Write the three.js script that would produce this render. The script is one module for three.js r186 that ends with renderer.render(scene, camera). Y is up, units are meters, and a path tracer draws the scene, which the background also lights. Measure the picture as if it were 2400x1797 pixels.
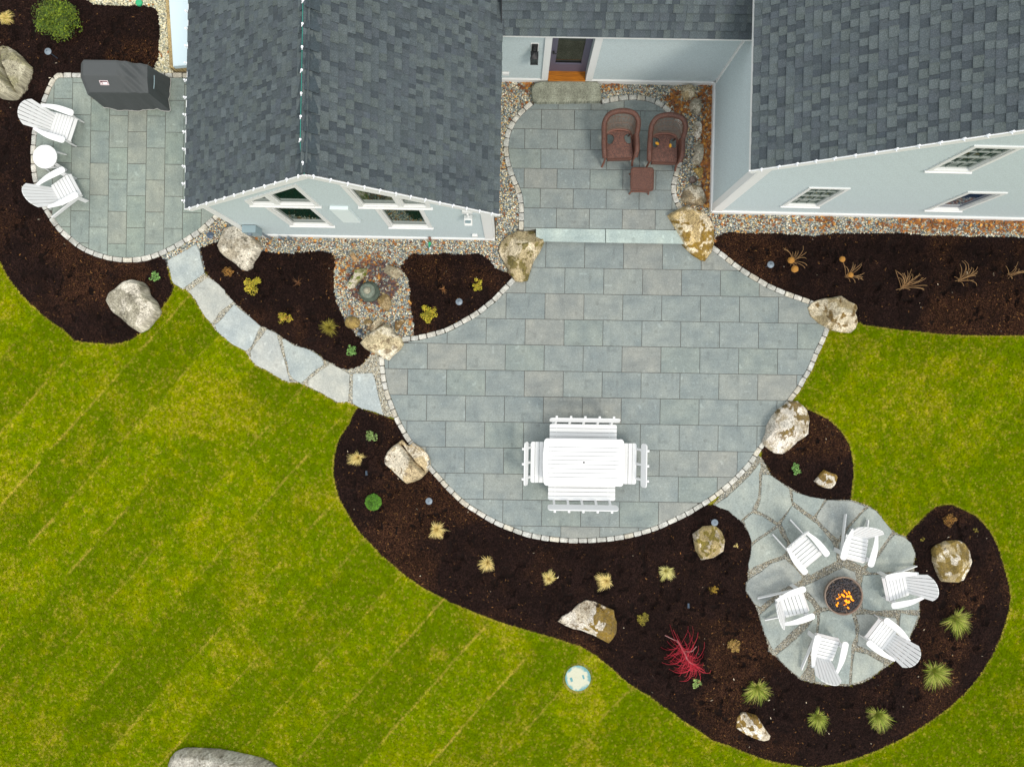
import * as THREE from 'three';
import { mergeGeometries, toCreasedNormals } from 'three/addons/utils/BufferGeometryUtils.js';
import { RoundedBoxGeometry } from 'three/addons/geometries/RoundedBoxGeometry.js';

// ---------------------------------------------------------------- camera, sky, sun, exposure
const FOCAL = 1665, CAM_H = 16.65, CX = 1200, CY = 898.5;      // photograph pixels; a drone looking straight down
const scene = new THREE.Scene();
const camera = new THREE.PerspectiveCamera(2 * Math.atan(CY / FOCAL) * 180 / Math.PI, 2400 / 1797, 0.1, 900);
camera.position.set(0, CAM_H, 0);
camera.up.set(0, 0, -1);
camera.lookAt(0, 0, 0);

const SKY_GAIN = 1.38;
{ // overcast sky: brighter towards the zenith, slightly cool
  const w = 64, h = 32, d = new Float32Array(w * h * 4);
  for (let j = 0; j < h; j++) {
    const el = ((j + 0.5) / h - 0.5) * Math.PI;
    for (let i = 0; i < w; i++) {
      const k = (j * w + i) * 4;
      const L = el > 0 ? SKY_GAIN * (1.6 + Math.sin(el)) / 2.6 : SKY_GAIN * 0.14;
      d[k] = L * 0.985; d[k + 1] = L * 1.0; d[k + 2] = L * 1.012; d[k + 3] = 1;
    }
  }
  const sky = new THREE.DataTexture(d, w, h, THREE.RGBAFormat, THREE.FloatType);
  sky.mapping = THREE.EquirectangularReflectionMapping;
  sky.magFilter = THREE.LinearFilter; sky.needsUpdate = true;
  scene.background = sky; scene.environment = sky;
}
const sun = new THREE.DirectionalLight(0xfff3e2, 1.45);
sun.position.set(9, 20, 10); sun.target.position.set(0, 0, 0);
sun.castShadow = true; sun.shadow.radius = 26; sun.shadow.mapSize.set(2048, 2048);
Object.assign(sun.shadow.camera, { left: -18, right: 18, top: 18, bottom: -18, near: 1, far: 60 });
scene.add(sun, sun.target);

const renderer = new THREE.WebGLRenderer({ antialias: true });
renderer.setSize(1024, 766);
renderer.toneMapping = THREE.LinearToneMapping;
renderer.toneMappingExposure = 1.2;
renderer.shadowMap.enabled = true;

// ---------------------------------------------------------------- helpers
function rngOf(seed) { let a = seed >>> 0; return () => { a = (a + 0x6D2B79F5) | 0; let t = Math.imul(a ^ (a >>> 15), 1 | a); t = (t + Math.imul(t ^ (t >>> 7), 61 | t)) ^ t; return ((t ^ (t >>> 14)) >>> 0) / 4294967296; }; }
const rnd = rngOf(7);
const rr = (a, b, r = rnd) => a + (b - a) * r();
const clamp = (x, a = 0, b = 1) => Math.min(b, Math.max(a, x));
const smooth = (a, b, x) => { const t = clamp((x - a) / (b - a)); return t * t * (3 - 2 * t); };
const lerp = (a, b, t) => a + (b - a) * t;
const mix3 = (a, b, t) => [lerp(a[0], b[0], t), lerp(a[1], b[1], t), lerp(a[2], b[2], t)];
const hash2 = (x, y, s = 0) => { let h = Math.imul(x, 374761393) ^ Math.imul(y, 668265263) ^ Math.imul(s + 11, 2147483647 ^ 0x5bd1e995); h = Math.imul(h ^ (h >>> 13), 1274126177); return ((h ^ (h >>> 16)) >>> 0) / 4294967296; };
function vnoise(x, y, s = 0, per = 0) {
  const xi = Math.floor(x), yi = Math.floor(y), fx = x - xi, fy = y - yi;
  const w = n => per ? ((n % per) + per) % per : n;
  const u = fx * fx * (3 - 2 * fx), v = fy * fy * (3 - 2 * fy);
  return lerp(lerp(hash2(w(xi), w(yi), s), hash2(w(xi + 1), w(yi), s), u), lerp(hash2(w(xi), w(yi + 1), s), hash2(w(xi + 1), w(yi + 1), s), u), v);
}
function fbm(x, y, o = 4, s = 0, per = 0) { let a = 0, k = 0.5, t = 0; for (let i = 0; i < o; i++) { a += k * vnoise(x, y, s + i * 17, per); t += k; k *= 0.5; x *= 2; y *= 2; per *= 2; } return a / t; }
function noise3(x, y, z, s = 0) { return (fbm(x, y, 3, s) + fbm(y + 31.7, z, 3, s + 3) + fbm(z + 12.3, x + 7.1, 3, s + 5)) / 3; }

// photograph pixel (of the 2400 x 1797 original) -> point at a known height
const at = (px, py, y = 0) => [(px - CX) * (CAM_H - y) / FOCAL, (py - CY) * (CAM_H - y) / FOCAL];
// lists of points traced on enlargements (4.14 x) whose corner is (x0, y0)
const T = (x0, y0, l) => { const o = []; for (let i = 0; i < l.length; i += 2) o.push([x0 + l[i] / 4.14, y0 + l[i + 1] / 4.14]); return o; };
const PX = l => { const o = []; for (let i = 0; i < l.length; i += 2) o.push([l[i], l[i + 1]]); return o; };
// ground: level, with the courtyard between the two houses one step up
function G(x, z) { const px = x * 100 + CX, py = z * 100 + CY; return 0.17 * (1 - smooth(512, 592, py)) * smooth(940, 1050, px); }
const onG = (px, py, off = 0) => { let y = off, p; for (let i = 0; i < 3; i++) { p = at(px, py, y); y = G(p[0], p[1]) + off; } return p; };
const gpoly = (pts, off = 0) => pts.map(p => onG(p[0], p[1], off));
const flat = (pts, y) => pts.map(p => at(p[0], p[1], y));

const used = {};
const uname = n => { used[n] = (used[n] ?? -1) + 1; return used[n] ? `${n}_${String(used[n]).padStart(3, '0')}` : n; };
function tag(o, label, category, group, kind) { o.userData.label = label; o.userData.category = category; if (group) o.userData.group = group; if (kind) o.userData.kind = kind; return o; }
function thing(name, label, category, pos = [0, 0, 0], turn = 0, group) {
  const o = new THREE.Group(); o.name = uname(name); o.position.set(...pos); o.rotation.y = turn; scene.add(o);
  return tag(o, label, category, group);
}
function structGroup(name, label, category) { const o = new THREE.Group(); o.name = uname(name); scene.add(o); return tag(o, label, category, null, 'structure'); }
function part(name, geo, mat, parent) { const m = new THREE.Mesh(geo, mat); m.name = name; parent.add(m); return m; }
function solo(name, geo, mat, label, category, group, kind) { const m = new THREE.Mesh(geo, mat); m.name = uname(name); scene.add(m); return tag(m, label, category, group, kind); }
function copyOf(src, label, pos, turn, group) {
  const c = src.clone(); c.name = uname(src.name.replace(/_\d+$/, '')); c.position.set(...pos); c.rotation.y = turn; c.userData = { ...src.userData, label }; if (group) c.userData.group = group; scene.add(c); return c;
}

// geometry helpers
const M4 = new THREE.Matrix4(), E = new THREE.Euler(), Q = new THREE.Quaternion(), V = (x, y, z) => new THREE.Vector3(x, y, z);
function put(g, x = 0, y = 0, z = 0, rx = 0, ry = 0, rz = 0) { M4.compose(V(x, y, z), Q.setFromEuler(E.set(rx, ry, rz)), V(1, 1, 1)); g.applyMatrix4(M4); return g; }
const box = (w, h, d, x = 0, y = 0, z = 0, rx = 0, ry = 0, rz = 0) => put(new THREE.BoxGeometry(w, h, d), x, y, z, rx, ry, rz);
const rbox = (w, h, d, x = 0, y = 0, z = 0, rx = 0, ry = 0, rz = 0, r = 0.006) => put(new RoundedBoxGeometry(w, h, d, 1, Math.min(r, w / 2.1, h / 2.1, d / 2.1)), x, y, z, rx, ry, rz);
const cyl = (r0, r1, h, x = 0, y = 0, z = 0, n = 20, rx = 0, ry = 0, rz = 0) => put(new THREE.CylinderGeometry(r0, r1, h, n), x, y, z, rx, ry, rz);
const tube = (pts, r, seg = 24, rad = 6, closed = false) => new THREE.TubeGeometry(new THREE.CatmullRomCurve3(pts.map(p => V(...p)), closed), seg, r, rad, closed);
function merged(list) { return mergeGeometries(list.map(g => { const n = g.index ? g.toNonIndexed() : g; for (const k of Object.keys(n.attributes)) if (!['position', 'normal', 'uv'].includes(k)) n.deleteAttribute(k); return n; })); }
function bar(a, b, w, h, r = 0.004) { // a board between two points, w across (horizontal), h the other way
  const A = V(...a), B = V(...b), d = B.clone().sub(A), L = d.length(); const g = new RoundedBoxGeometry(w, h, L, 1, Math.min(r, w / 2.1, h / 2.1));
  const m = new THREE.Matrix4().lookAt(A, B, V(0, 1, 0.0001)); m.setPosition(A.add(B).multiplyScalar(0.5)); g.applyMatrix4(m); return g;
}
const area2 = p => { let a = 0; for (let i = 0; i < p.length; i++) { const q = p[(i + 1) % p.length]; a += p[i][0] * q[1] - q[0] * p[i][1]; } return a / 2; };
const orient = p => area2(p) < 0 ? p.slice().reverse() : p;
function inset(p, d) { // moves every edge of a counter-clockwise polygon inwards by d
  const n = p.length, o = [];
  for (let i = 0; i < n; i++) {
    const a = p[(i + n - 1) % n], b = p[i], c = p[(i + 1) % n];
    let n1 = [-(b[1] - a[1]), b[0] - a[0]], n2 = [-(c[1] - b[1]), c[0] - b[0]];
    const l1 = Math.hypot(...n1) || 1, l2 = Math.hypot(...n2) || 1; n1 = [n1[0] / l1, n1[1] / l1]; n2 = [n2[0] / l2, n2[1] / l2];
    const k = 1 + n1[0] * n2[0] + n1[1] * n2[1], s = d / Math.max(k, 0.35);
    o.push([b[0] + (n1[0] + n2[0]) * s, b[1] + (n1[1] + n2[1]) * s]);
  }
  return o;
}
function clean(p, e = 1e-4) { const o = []; for (const q of p) { const l = o[o.length - 1]; if (!l || Math.hypot(q[0] - l[0], q[1] - l[1]) > e) o.push(q); } while (o.length > 2 && Math.hypot(o[0][0] - o[o.length - 1][0], o[0][1] - o[o.length - 1][1]) < e) o.pop(); return o; }
function despike(p) { // drops zero-width bridges left by clipping
  let q = p, again = true;
  while (again && q.length > 3) { again = false; for (let i = 0; i < q.length; i++) { const a = q[(i + q.length - 1) % q.length], b = q[i], c = q[(i + 1) % q.length]; const u = [b[0] - a[0], b[1] - a[1]], v = [c[0] - b[0], c[1] - b[1]], lu = Math.hypot(...u), lv = Math.hypot(...v); if (lu < 1e-5 || lv < 1e-5 || (u[0] * v[0] + u[1] * v[1]) / (lu * lv) < -0.9995 || Math.abs(u[0] * v[1] - u[1] * v[0]) < 1e-7 * (lu + lv)) { q = q.filter((_, k) => k !== i); again = true; break; } } }
  return q;
}
// a slab with worn edges: profile = [[inset, height below top] ...] from the top edge down
function slab(poly, yTop, thick, profile = [[0.006, 0], [0, 0.006]], uvOff = [0, 0], uvRot = 0, yFn = null) {
  const p = orient(clean(poly)), pos = [], uv = []; const c = Math.cos(uvRot), s = Math.sin(uvRot);
  const rings = profile.map(([d, y]) => ({ q: d ? inset(p, d) : p, y: yTop - y })); rings.push({ q: p, y: yTop - thick });
  const push = (q, y) => { pos.push(q[0], y + (yFn ? yFn(q[0], q[1]) : 0), q[1]); uv.push(q[0] * c - q[1] * s + uvOff[0], q[0] * s + q[1] * c + uvOff[1]); };
  const tris = THREE.ShapeUtils.triangulateShape(rings[0].q.map(a => new THREE.Vector2(a[0], a[1])), []);
  for (const t of tris) { const [a, b, d] = t; push(rings[0].q[a], rings[0].y); push(rings[0].q[d], rings[0].y); push(rings[0].q[b], rings[0].y); }
  for (let r = 0; r + 1 < rings.length; r++) for (let i = 0; i < p.length; i++) {
    const j = (i + 1) % p.length, A = rings[r], B = rings[r + 1];
    push(A.q[i], A.y); push(A.q[j], A.y); push(B.q[j], B.y); push(A.q[i], A.y); push(B.q[j], B.y); push(B.q[i], B.y);
  }
  const g = new THREE.BufferGeometry(); g.setAttribute('position', new THREE.Float32BufferAttribute(pos, 3)); g.setAttribute('uv', new THREE.Float32BufferAttribute(uv, 2)); g.computeVertexNormals(); return g;
}
function clipRect(poly, x0, y0, x1, y1) {
  let p = poly;
  for (const [ax, sgn, lim] of [[0, 1, x0], [0, -1, x1], [1, 1, y0], [1, -1, y1]]) {
    const o = [], inn = q => sgn * (q[ax] - lim) >= 0;
    for (let i = 0; i < p.length; i++) {
      const a = p[i], b = p[(i + 1) % p.length], ia = inn(a), ib = inn(b);
      if (ia) o.push(a);
      if (ia !== ib) { const t = (lim - a[ax]) / (b[ax] - a[ax]); o.push([lerp(a[0], b[0], t), lerp(a[1], b[1], t)]); }
    }
    p = o; if (p.length < 3) return [];
  }
  return despike(clean(p));
}
function spline(pts, step, closed = false) {
  const c = new THREE.CatmullRomCurve3(pts.map(p => V(p[0], 0, p[1])), closed, 'centripetal'); const L = c.getLength();
  return c.getSpacedPoints(Math.max(4, Math.round(L / step))).map(v => [v.x, v.z]).slice(0, closed ? -1 : undefined);
}
function shift(line, d) { // offsets an open line sideways (left of its direction for positive d, x right / z down)
  return line.map((p, i) => { const a = line[Math.max(0, i - 1)], b = line[Math.min(line.length - 1, i + 1)], dx = b[0] - a[0], dz = b[1] - a[1], l = Math.hypot(dx, dz) || 1; return [p[0] + dz / l * d, p[1] - dx / l * d]; });
}
function rough(poly, step, amp, r) { const o = []; for (let i = 0; i < poly.length; i++) { const a = poly[i], b = poly[(i + 1) % poly.length], L = Math.hypot(b[0] - a[0], b[1] - a[1]), n = Math.max(1, Math.round(L / step)); for (let k = 0; k < n; k++) { const t = k / n; o.push([lerp(a[0], b[0], t) + rr(-amp, amp, r), lerp(a[1], b[1], t) + rr(-amp, amp, r)]); } } return o; }

// textures
function dataTex(n, fn, srgb = true) {
  const d = new Uint8Array(n * n * 4);
  for (let j = 0; j < n; j++) for (let i = 0; i < n; i++) { const c = fn(i / n, j / n), k = (j * n + i) * 4; for (let q = 0; q < 3; q++) d[k + q] = clamp(Array.isArray(c) ? c[q] : c) * 255; d[k + 3] = 255; }
  const t = new THREE.DataTexture(d, n, n, THREE.RGBAFormat); t.wrapS = t.wrapT = THREE.RepeatWrapping; t.magFilter = THREE.LinearFilter; t.minFilter = THREE.LinearMipmapLinearFilter; t.generateMipmaps = true; if (srgb) t.colorSpace = THREE.SRGBColorSpace; t.needsUpdate = true; return t;
}
const rep = (t, rx, ry = rx) => { const c = t.clone(); c.repeat.set(rx, ry); c.needsUpdate = true; return c; };
const lin = (r, g, b) => new THREE.Color().setRGB(r, g, b);
const std = (rgb, rough_ = 0.85, extra = {}) => new THREE.MeshStandardMaterial({ color: lin(...rgb), roughness: rough_, ...extra });
// ---------------------------------------------------------------- materials
const grainTex = dataTex(256, (u, v) => 0.80 + 0.2 * fbm(u * 64, v * 64, 2, 3, 64));                 // fine mineral grain, 1 unit = one repeat
const stoneTex = dataTex(1024, (u, v) => {                                                             // bluestone: cloudy, a few pale spots, faint cleft lines
  const n = fbm(u * 8, v * 8, 5, 40, 8), f = fbm(u * 128, v * 128, 2, 60, 128), cl = fbm(u * 4 + 2.0 * fbm(u * 3, v * 3, 3, 80, 3), v * 40, 3, 90, 0);
  const sp = smooth(0.86, 0.97, fbm(u * 22, v * 22, 2, 70, 22) * 1.12) * 0.08 - smooth(0.84, 0.95, fbm(u * 13, v * 13, 2, 75, 13) * 1.1) * 0.06;
  const k = 0.84 + 0.15 * (n - 0.5) + 0.16 * (f - 0.5) + 0.06 * (cl - 0.5) + sp;
  return [k + 0.03 * (n - 0.5), k, k - 0.035 * (n - 0.5)];
});
const stoneBump = dataTex(512, (u, v) => 0.6 * fbm(u * 10, v * 10, 5, 140, 10) + 0.4 * fbm(u * 90, v * 90, 2, 150, 90), false);
const graniteTex = dataTex(512, (u, v) => { const f = vnoise(u * 150, v * 150, 5, 150), h = vnoise(u * 70, v * 70, 9, 70), n = fbm(u * 6, v * 6, 4, 12, 6); const k = 0.78 + 0.34 * (f - 0.5) + 0.2 * (h - 0.5) + 0.25 * (n - 0.5); return [k + 0.02, k, k - 0.03]; });
const granuleTex = dataTex(512, (u, v) => { const f = vnoise(u * 256, v * 256, 5, 256), h = vnoise(u * 100, v * 100, 8, 100), n = fbm(u * 5, v * 5, 4, 2, 5); const k = 0.72 + 0.30 * (f - 0.5) + 0.14 * (h - 0.5) + 0.14 * (n - 0.5); return [k + 0.05 * (h - 0.5), k, k + 0.05 * (n - 0.5)]; });
const weaveTex = dataTex(256, (u, v) => { const a = u * 32, b = v * 32, i = Math.floor(a) + Math.floor(b); const fx = a % 1, fy = b % 1; const over = i % 2; const e = over ? Math.sin(Math.PI * fx) * (0.55 + 0.45 * Math.sin(Math.PI * fy)) : Math.sin(Math.PI * fy) * (0.55 + 0.45 * Math.sin(Math.PI * fx)); const n = hash2(Math.floor(a), Math.floor(b), 4); const k = 0.22 + 0.66 * e + 0.26 * (n - 0.5); return [k, k * 0.97, k * 0.95]; });
const woodTex = dataTex(512, (u, v) => { const g = fbm(u * 3, v * 26 + 3 * fbm(u * 2, v * 4, 3, 7), 5, 20); const l = Math.abs(Math.sin(v * 22 + 9 * fbm(u * 1.4, v * 5, 3, 33))); const k = 0.66 + 0.34 * (g - 0.5) + 0.16 * (l - 0.5); return [k, k * 0.96, k * 0.86]; });
const fabricBump = dataTex(256, (u, v) => 0.5 + 0.25 * Math.sin(u * 2 * Math.PI * 64) + 0.25 * Math.sin(v * 2 * Math.PI * 64), false);

const M = {};
const paverTints = [[0.3039, 0.3538, 0.3457], [0.2923, 0.3457, 0.3399], [0.3132, 0.3550, 0.3399], [0.2784, 0.3294, 0.3283], [0.3039, 0.3573, 0.3515], [0.3271, 0.3550, 0.3341], [0.2923, 0.3480, 0.3306]];
M.pavers = paverTints.map(c => std([c[0] * 0.975, c[1] * 0.965, c[2] * 0.955], 0.82, { map: rep(stoneTex, 0.5), bumpMap: rep(stoneBump, 0.7), bumpScale: 0.004 }));
M.paversWarm = paverTints.map(c => std([c[0] * 1.0, c[1] * 1.015, c[2] * 0.925], 0.82, { map: rep(stoneTex, 0.5), bumpMap: rep(stoneBump, 0.7), bumpScale: 0.004 }));
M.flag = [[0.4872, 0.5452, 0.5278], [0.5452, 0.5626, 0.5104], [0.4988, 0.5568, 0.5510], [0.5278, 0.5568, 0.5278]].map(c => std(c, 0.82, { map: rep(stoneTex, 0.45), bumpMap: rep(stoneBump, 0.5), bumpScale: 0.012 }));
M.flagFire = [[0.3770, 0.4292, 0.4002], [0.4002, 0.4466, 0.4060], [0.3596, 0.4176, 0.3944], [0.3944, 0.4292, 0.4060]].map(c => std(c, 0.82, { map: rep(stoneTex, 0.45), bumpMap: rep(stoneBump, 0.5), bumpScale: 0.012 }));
M.tread = std([0.5104, 0.6148, 0.5800], 0.8, { map: rep(stoneTex, 0.45), bumpMap: rep(stoneBump, 0.9), bumpScale: 0.003 });
M.joint = std([0.0870, 0.0789, 0.0673], 0.95, { map: rep(grainTex, 3) });
M.cobble = [[0.7656, 0.8004, 0.7888], [0.6728, 0.7192, 0.7192], [0.8352, 0.8584, 0.8352], [0.7308, 0.7772, 0.7888], [0.7888, 0.7888, 0.7192]].map(c => std(c, 0.85, { map: rep(graniteTex, 1.6), bumpMap: rep(stoneBump, 2.4), bumpScale: 0.012 }));
M.granite = std([0.4176, 0.4640, 0.3944], 0.9, { map: rep(graniteTex, 1.1), bumpMap: rep(stoneBump, 2), bumpScale: 0.01 });
M.rock = new THREE.MeshStandardMaterial({ vertexColors: true, roughness: 0.9, map: rep(graniteTex, 0.8), bumpMap: rep(stoneBump, 1.4), bumpScale: 0.03 });
M.siding = std([0.605, 0.710, 0.735], 0.62, { map: rep(grainTex, 2) });
M.white = std([0.74, 0.755, 0.75], 0.5);
M.poly = std([0.66, 0.675, 0.68], 0.5);
M.glass = new THREE.MeshPhysicalMaterial({ color: lin(0.006, 0.030, 0.018), roughness: 0.02, ior: 1.5, specularIntensity: 0.8, specularColor: lin(0.55, 1.0, 0.75) });
M.glassDoor = new THREE.MeshPhysicalMaterial({ color: lin(0.016, 0.020, 0.014), roughness: 0.02, ior: 1.5 });
M.glassBlue = new THREE.MeshPhysicalMaterial({ color: lin(0.014, 0.035, 0.075), roughness: 0.05, ior: 1.5 });
M.door = std([0.0986, 0.0951, 0.1450], 0.4);
M.wood = std([0.8352, 0.3132, 0.0186], 0.45, { map: rep(woodTex, 1.2) });
M.black = std([0.02, 0.021, 0.024], 0.5);
M.deck = std([0.035, 0.038, 0.042], 0.95);
const roofTints = [[0.124, 0.160, 0.176], [0.100, 0.131, 0.147], [0.150, 0.190, 0.200], [0.076, 0.101, 0.119], [0.136, 0.174, 0.178], [0.110, 0.140, 0.162]];
M.shingle = roofTints.map(c => std(c, 0.95, { map: rep(granuleTex, 1.1) }));
M.shingleAll = new THREE.MeshStandardMaterial({ vertexColors: true, roughness: 0.95, map: rep(granuleTex, 1.1) });
M.ridge = std([0.078, 0.112, 0.132], 0.95, { map: rep(granuleTex, 1.1) });
M.wicker = std([0.32, 0.140, 0.098], 0.5, { map: rep(weaveTex, 1.25), bumpMap: rep(weaveTex, 1.25), bumpScale: 0.005 });
M.wickerRod = std([0.1740, 0.0673, 0.0441], 0.5);
M.wickerMesh = std([0.1740, 0.1160, 0.0835], 0.6);
M.cover = std([0.0534, 0.0603, 0.0626], 0.7, { bumpMap: rep(fabricBump, 2), bumpScale: 0.001 });
M.hem = std([0.55, 0.55, 0.52], 0.7);
M.bowl = std([0.2378, 0.1972, 0.1682], 0.7, { map: rep(graniteTex, 1) });
M.lava = std([0.014, 0.015, 0.018], 0.5);
M.flame = new THREE.MeshStandardMaterial({ color: lin(0.9, 0.35, 0.02), emissive: lin(1.0, 0.30, 0.008), emissiveIntensity: 0.75, roughness: 0.8 });
M.lightCap = std([0.1740, 0.2146, 0.2552], 0.45, { metalness: 0.3 });
M.lightDark = std([0.06, 0.085, 0.12], 0.45, { metalness: 0.3 });
M.meter = std([0.235, 0.32, 0.35], 0.55);
M.concrete = std([0.5800, 0.4640, 0.2320], 0.9, { map: rep(graniteTex, 0.8) });
M.hatch = std([0.5336, 0.6496, 0.6960], 0.55);
M.greenPlastic = std([0.0232, 0.3480, 0.1508], 0.5);
M.brick = std([0.36, 0.18, 0.13], 0.85, { map: rep(graniteTex, 1) });
M.bulb = std([0.85, 0.88, 0.92], 0.25);
M.wireGreen = std([0.03, 0.30, 0.24], 0.5);
M.leafy = new THREE.MeshStandardMaterial({ vertexColors: true, roughness: 0.75, side: THREE.DoubleSide });
M.stalk = std([0.3944, 0.2320, 0.0986], 0.85);
M.head = std([0.6032, 0.3016, 0.0580], 0.9, { map: rep(graniteTex, 6) });
M.redTwig = std([0.5336, 0.0186, 0.0441], 0.55);
M.twigGrey = std([0.34, 0.17, 0.16], 0.7);
M.bark = std([0.14, 0.08, 0.04], 0.9);
M.soil = new THREE.MeshPhysicalMaterial({ color: lin(0.009, 0.0055, 0.0045), roughness: 0.97, specularIntensity: 0.2 });
M.thatch = new THREE.MeshPhysicalMaterial({ color: lin(0.125, 0.160, 0.004), roughness: 1, specularIntensity: 0, map: rep(grainTex, 1.5) });
M.pebbleBase = std([0.1508, 0.1450, 0.1218], 0.95, { map: rep(graniteTex, 3) });
// ---------------------------------------------------------------- traced outlines (photograph pixels)
const leftBed = [
  ...PX([-300, -260, -300, 560]), ...T(0, 600, [-300, -360, 0, 50, 70, 190, 130, 270, 200, 360, 310, 470, 400, 555, 500, 635, 600, 700, 700, 790, 730, 818, 800, 832, 920, 842, 1080, 852, 1180, 840, 1300, 795, 1360, 750, 1440, 660, 1560, 510, 1640, 410, 1690, 300, 1665, 265, 1650, 230, 1620, 90, 1610, 40]),
  ...PX([381, 606, 340, 560, 240, 420, 300, 200]), ...T(0, 0, [1480, 705, 1500, 650, 1540, 560, 1545, 450, 1550, 300, 1545, 200, 1530, 110, 1480, 70, 1400, 55, 1300, 50, 1200, 60, 1100, 60, 1000, 50, 900, 40, 840, 0, 780, -120, 700, -1000])];
const middleBedA = [
  ...T(400, 300, [285, 1150, 300, 1230, 325, 1330, 330, 1400, 372, 1440]), ...T(400, 600, [460, 270, 520, 335, 530, 365, 600, 430, 630, 460, 740, 560, 870, 680, 930, 700, 1030, 750, 1080, 790, 1200, 860, 1290, 890, 1380, 920, 1460, 970, 1490, 1000, 1560, 1040, 1640, 1085, 1700, 1100, 1780, 1090, 1850, 1060, 1890, 1010, 1930, 965, 1940, 900, 1880, 820, 1800, 770, 1740, 690, 1690, 620, 1660, 560, 1620, 480, 1590, 380, 1580, 250, 1590, 100, 1600, 0]),
  ...T(400, 300, [1590, 1250, 1560, 1215, 1500, 1200, 1370, 1190, 1300, 1200, 1150, 1215, 1000, 1210, 900, 1195, 800, 1190, 600, 1120, 480, 1110, 420, 1115, 380, 1130, 330, 1150])];
const middleBedB = T(750, 560, [780, 260, 820, 220, 850, 180, 900, 140, 1000, 150, 1100, 150, 1200, 140, 1300, 145, 1450, 145, 1530, 135, 1600, 165, 1640, 200, 1700, 280, 1760, 310, 1820, 325, 1880, 400, 1800, 470, 1730, 545, 1650, 615, 1570, 675, 1480, 735, 1390, 795, 1290, 850, 1200, 890, 1110, 915, 1010, 945, 918, 950, 905, 800, 880, 680, 870, 560, 860, 420, 850, 370, 800, 310]);
const rightBedTop = [
  ...T(1500, 300, [735, 1055, 780, 1030, 870, 1010, 1000, 1020, 1150, 1015, 1300, 1020, 1450, 1030, 1600, 1040, 1700, 1050]), ...T(1900, 300, [100, 1040, 250, 1020, 450, 1020, 700, 1020, 900, 1020, 1100, 1040, 1300, 1040, 1500, 1050, 1700, 1050, 2000, 1060, 2600, 1070, 3400, 1080]),
  ...PX([2730, 780, 2400, 786, 2300, 787, 2213, 783]), ...T(1600, 600, [2070, 710, 1900, 690, 1780, 670, 1690, 640, 1500, 560, 1330, 480, 1250, 440, 1160, 410, 1070, 375, 970, 335, 870, 300, 790, 260, 700, 210, 610, 155, 530, 100, 450, 40]), ...T(1500, 300, [860, 1275, 780, 1210, 715, 1150])];
const rightBedSmall = T(1550, 850, [1400, 440, 1440, 465, 1520, 500, 1620, 550, 1700, 620, 1770, 700, 1820, 790, 1845, 880, 1860, 980, 1865, 1080, 1850, 1200, 1835, 1332, 1700, 1325, 1590, 1325, 1450, 1300, 1350, 1270, 1270, 1225, 1180, 1170, 1060, 1085, 1020, 1000, 975, 920, 970, 860, 985, 800, 1150, 560]);
const fireEdge = [ // outer edge of the fire-pit paving, from the big circle's kerb round to the lawn
  ...T(1550, 850, [505, 1375, 560, 1405, 640, 1430, 700, 1480, 770, 1535, 800, 1560, 820, 1610]), ...T(1700, 1200, [215, 180, 250, 250, 255, 330, 245, 420, 230, 520, 218, 600, 225, 650, 200, 690, 195, 760, 240, 830, 290, 900, 320, 980, 325, 1010, 350, 1090, 375, 1170, 410, 1260, 420, 1350, 480, 1390, 540, 1450, 620, 1530, 720, 1615]),
  ...T(1500, 1397, [1560, 810, 1640, 830, 1700, 842, 1780, 860, 1940, 866, 2035, 866]), ...T(1900, 1397, [370, 866, 480, 845, 580, 800, 680, 720, 730, 690, 800, 640, 850, 600, 950, 440, 960, 410, 1060, 200, 1055, 150, 1060, 60]), ...T(1900, 1100, [1050, 1160, 1010, 1000, 998, 930, 1020, 820, 990, 740, 960, 700, 920, 652])];
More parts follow.
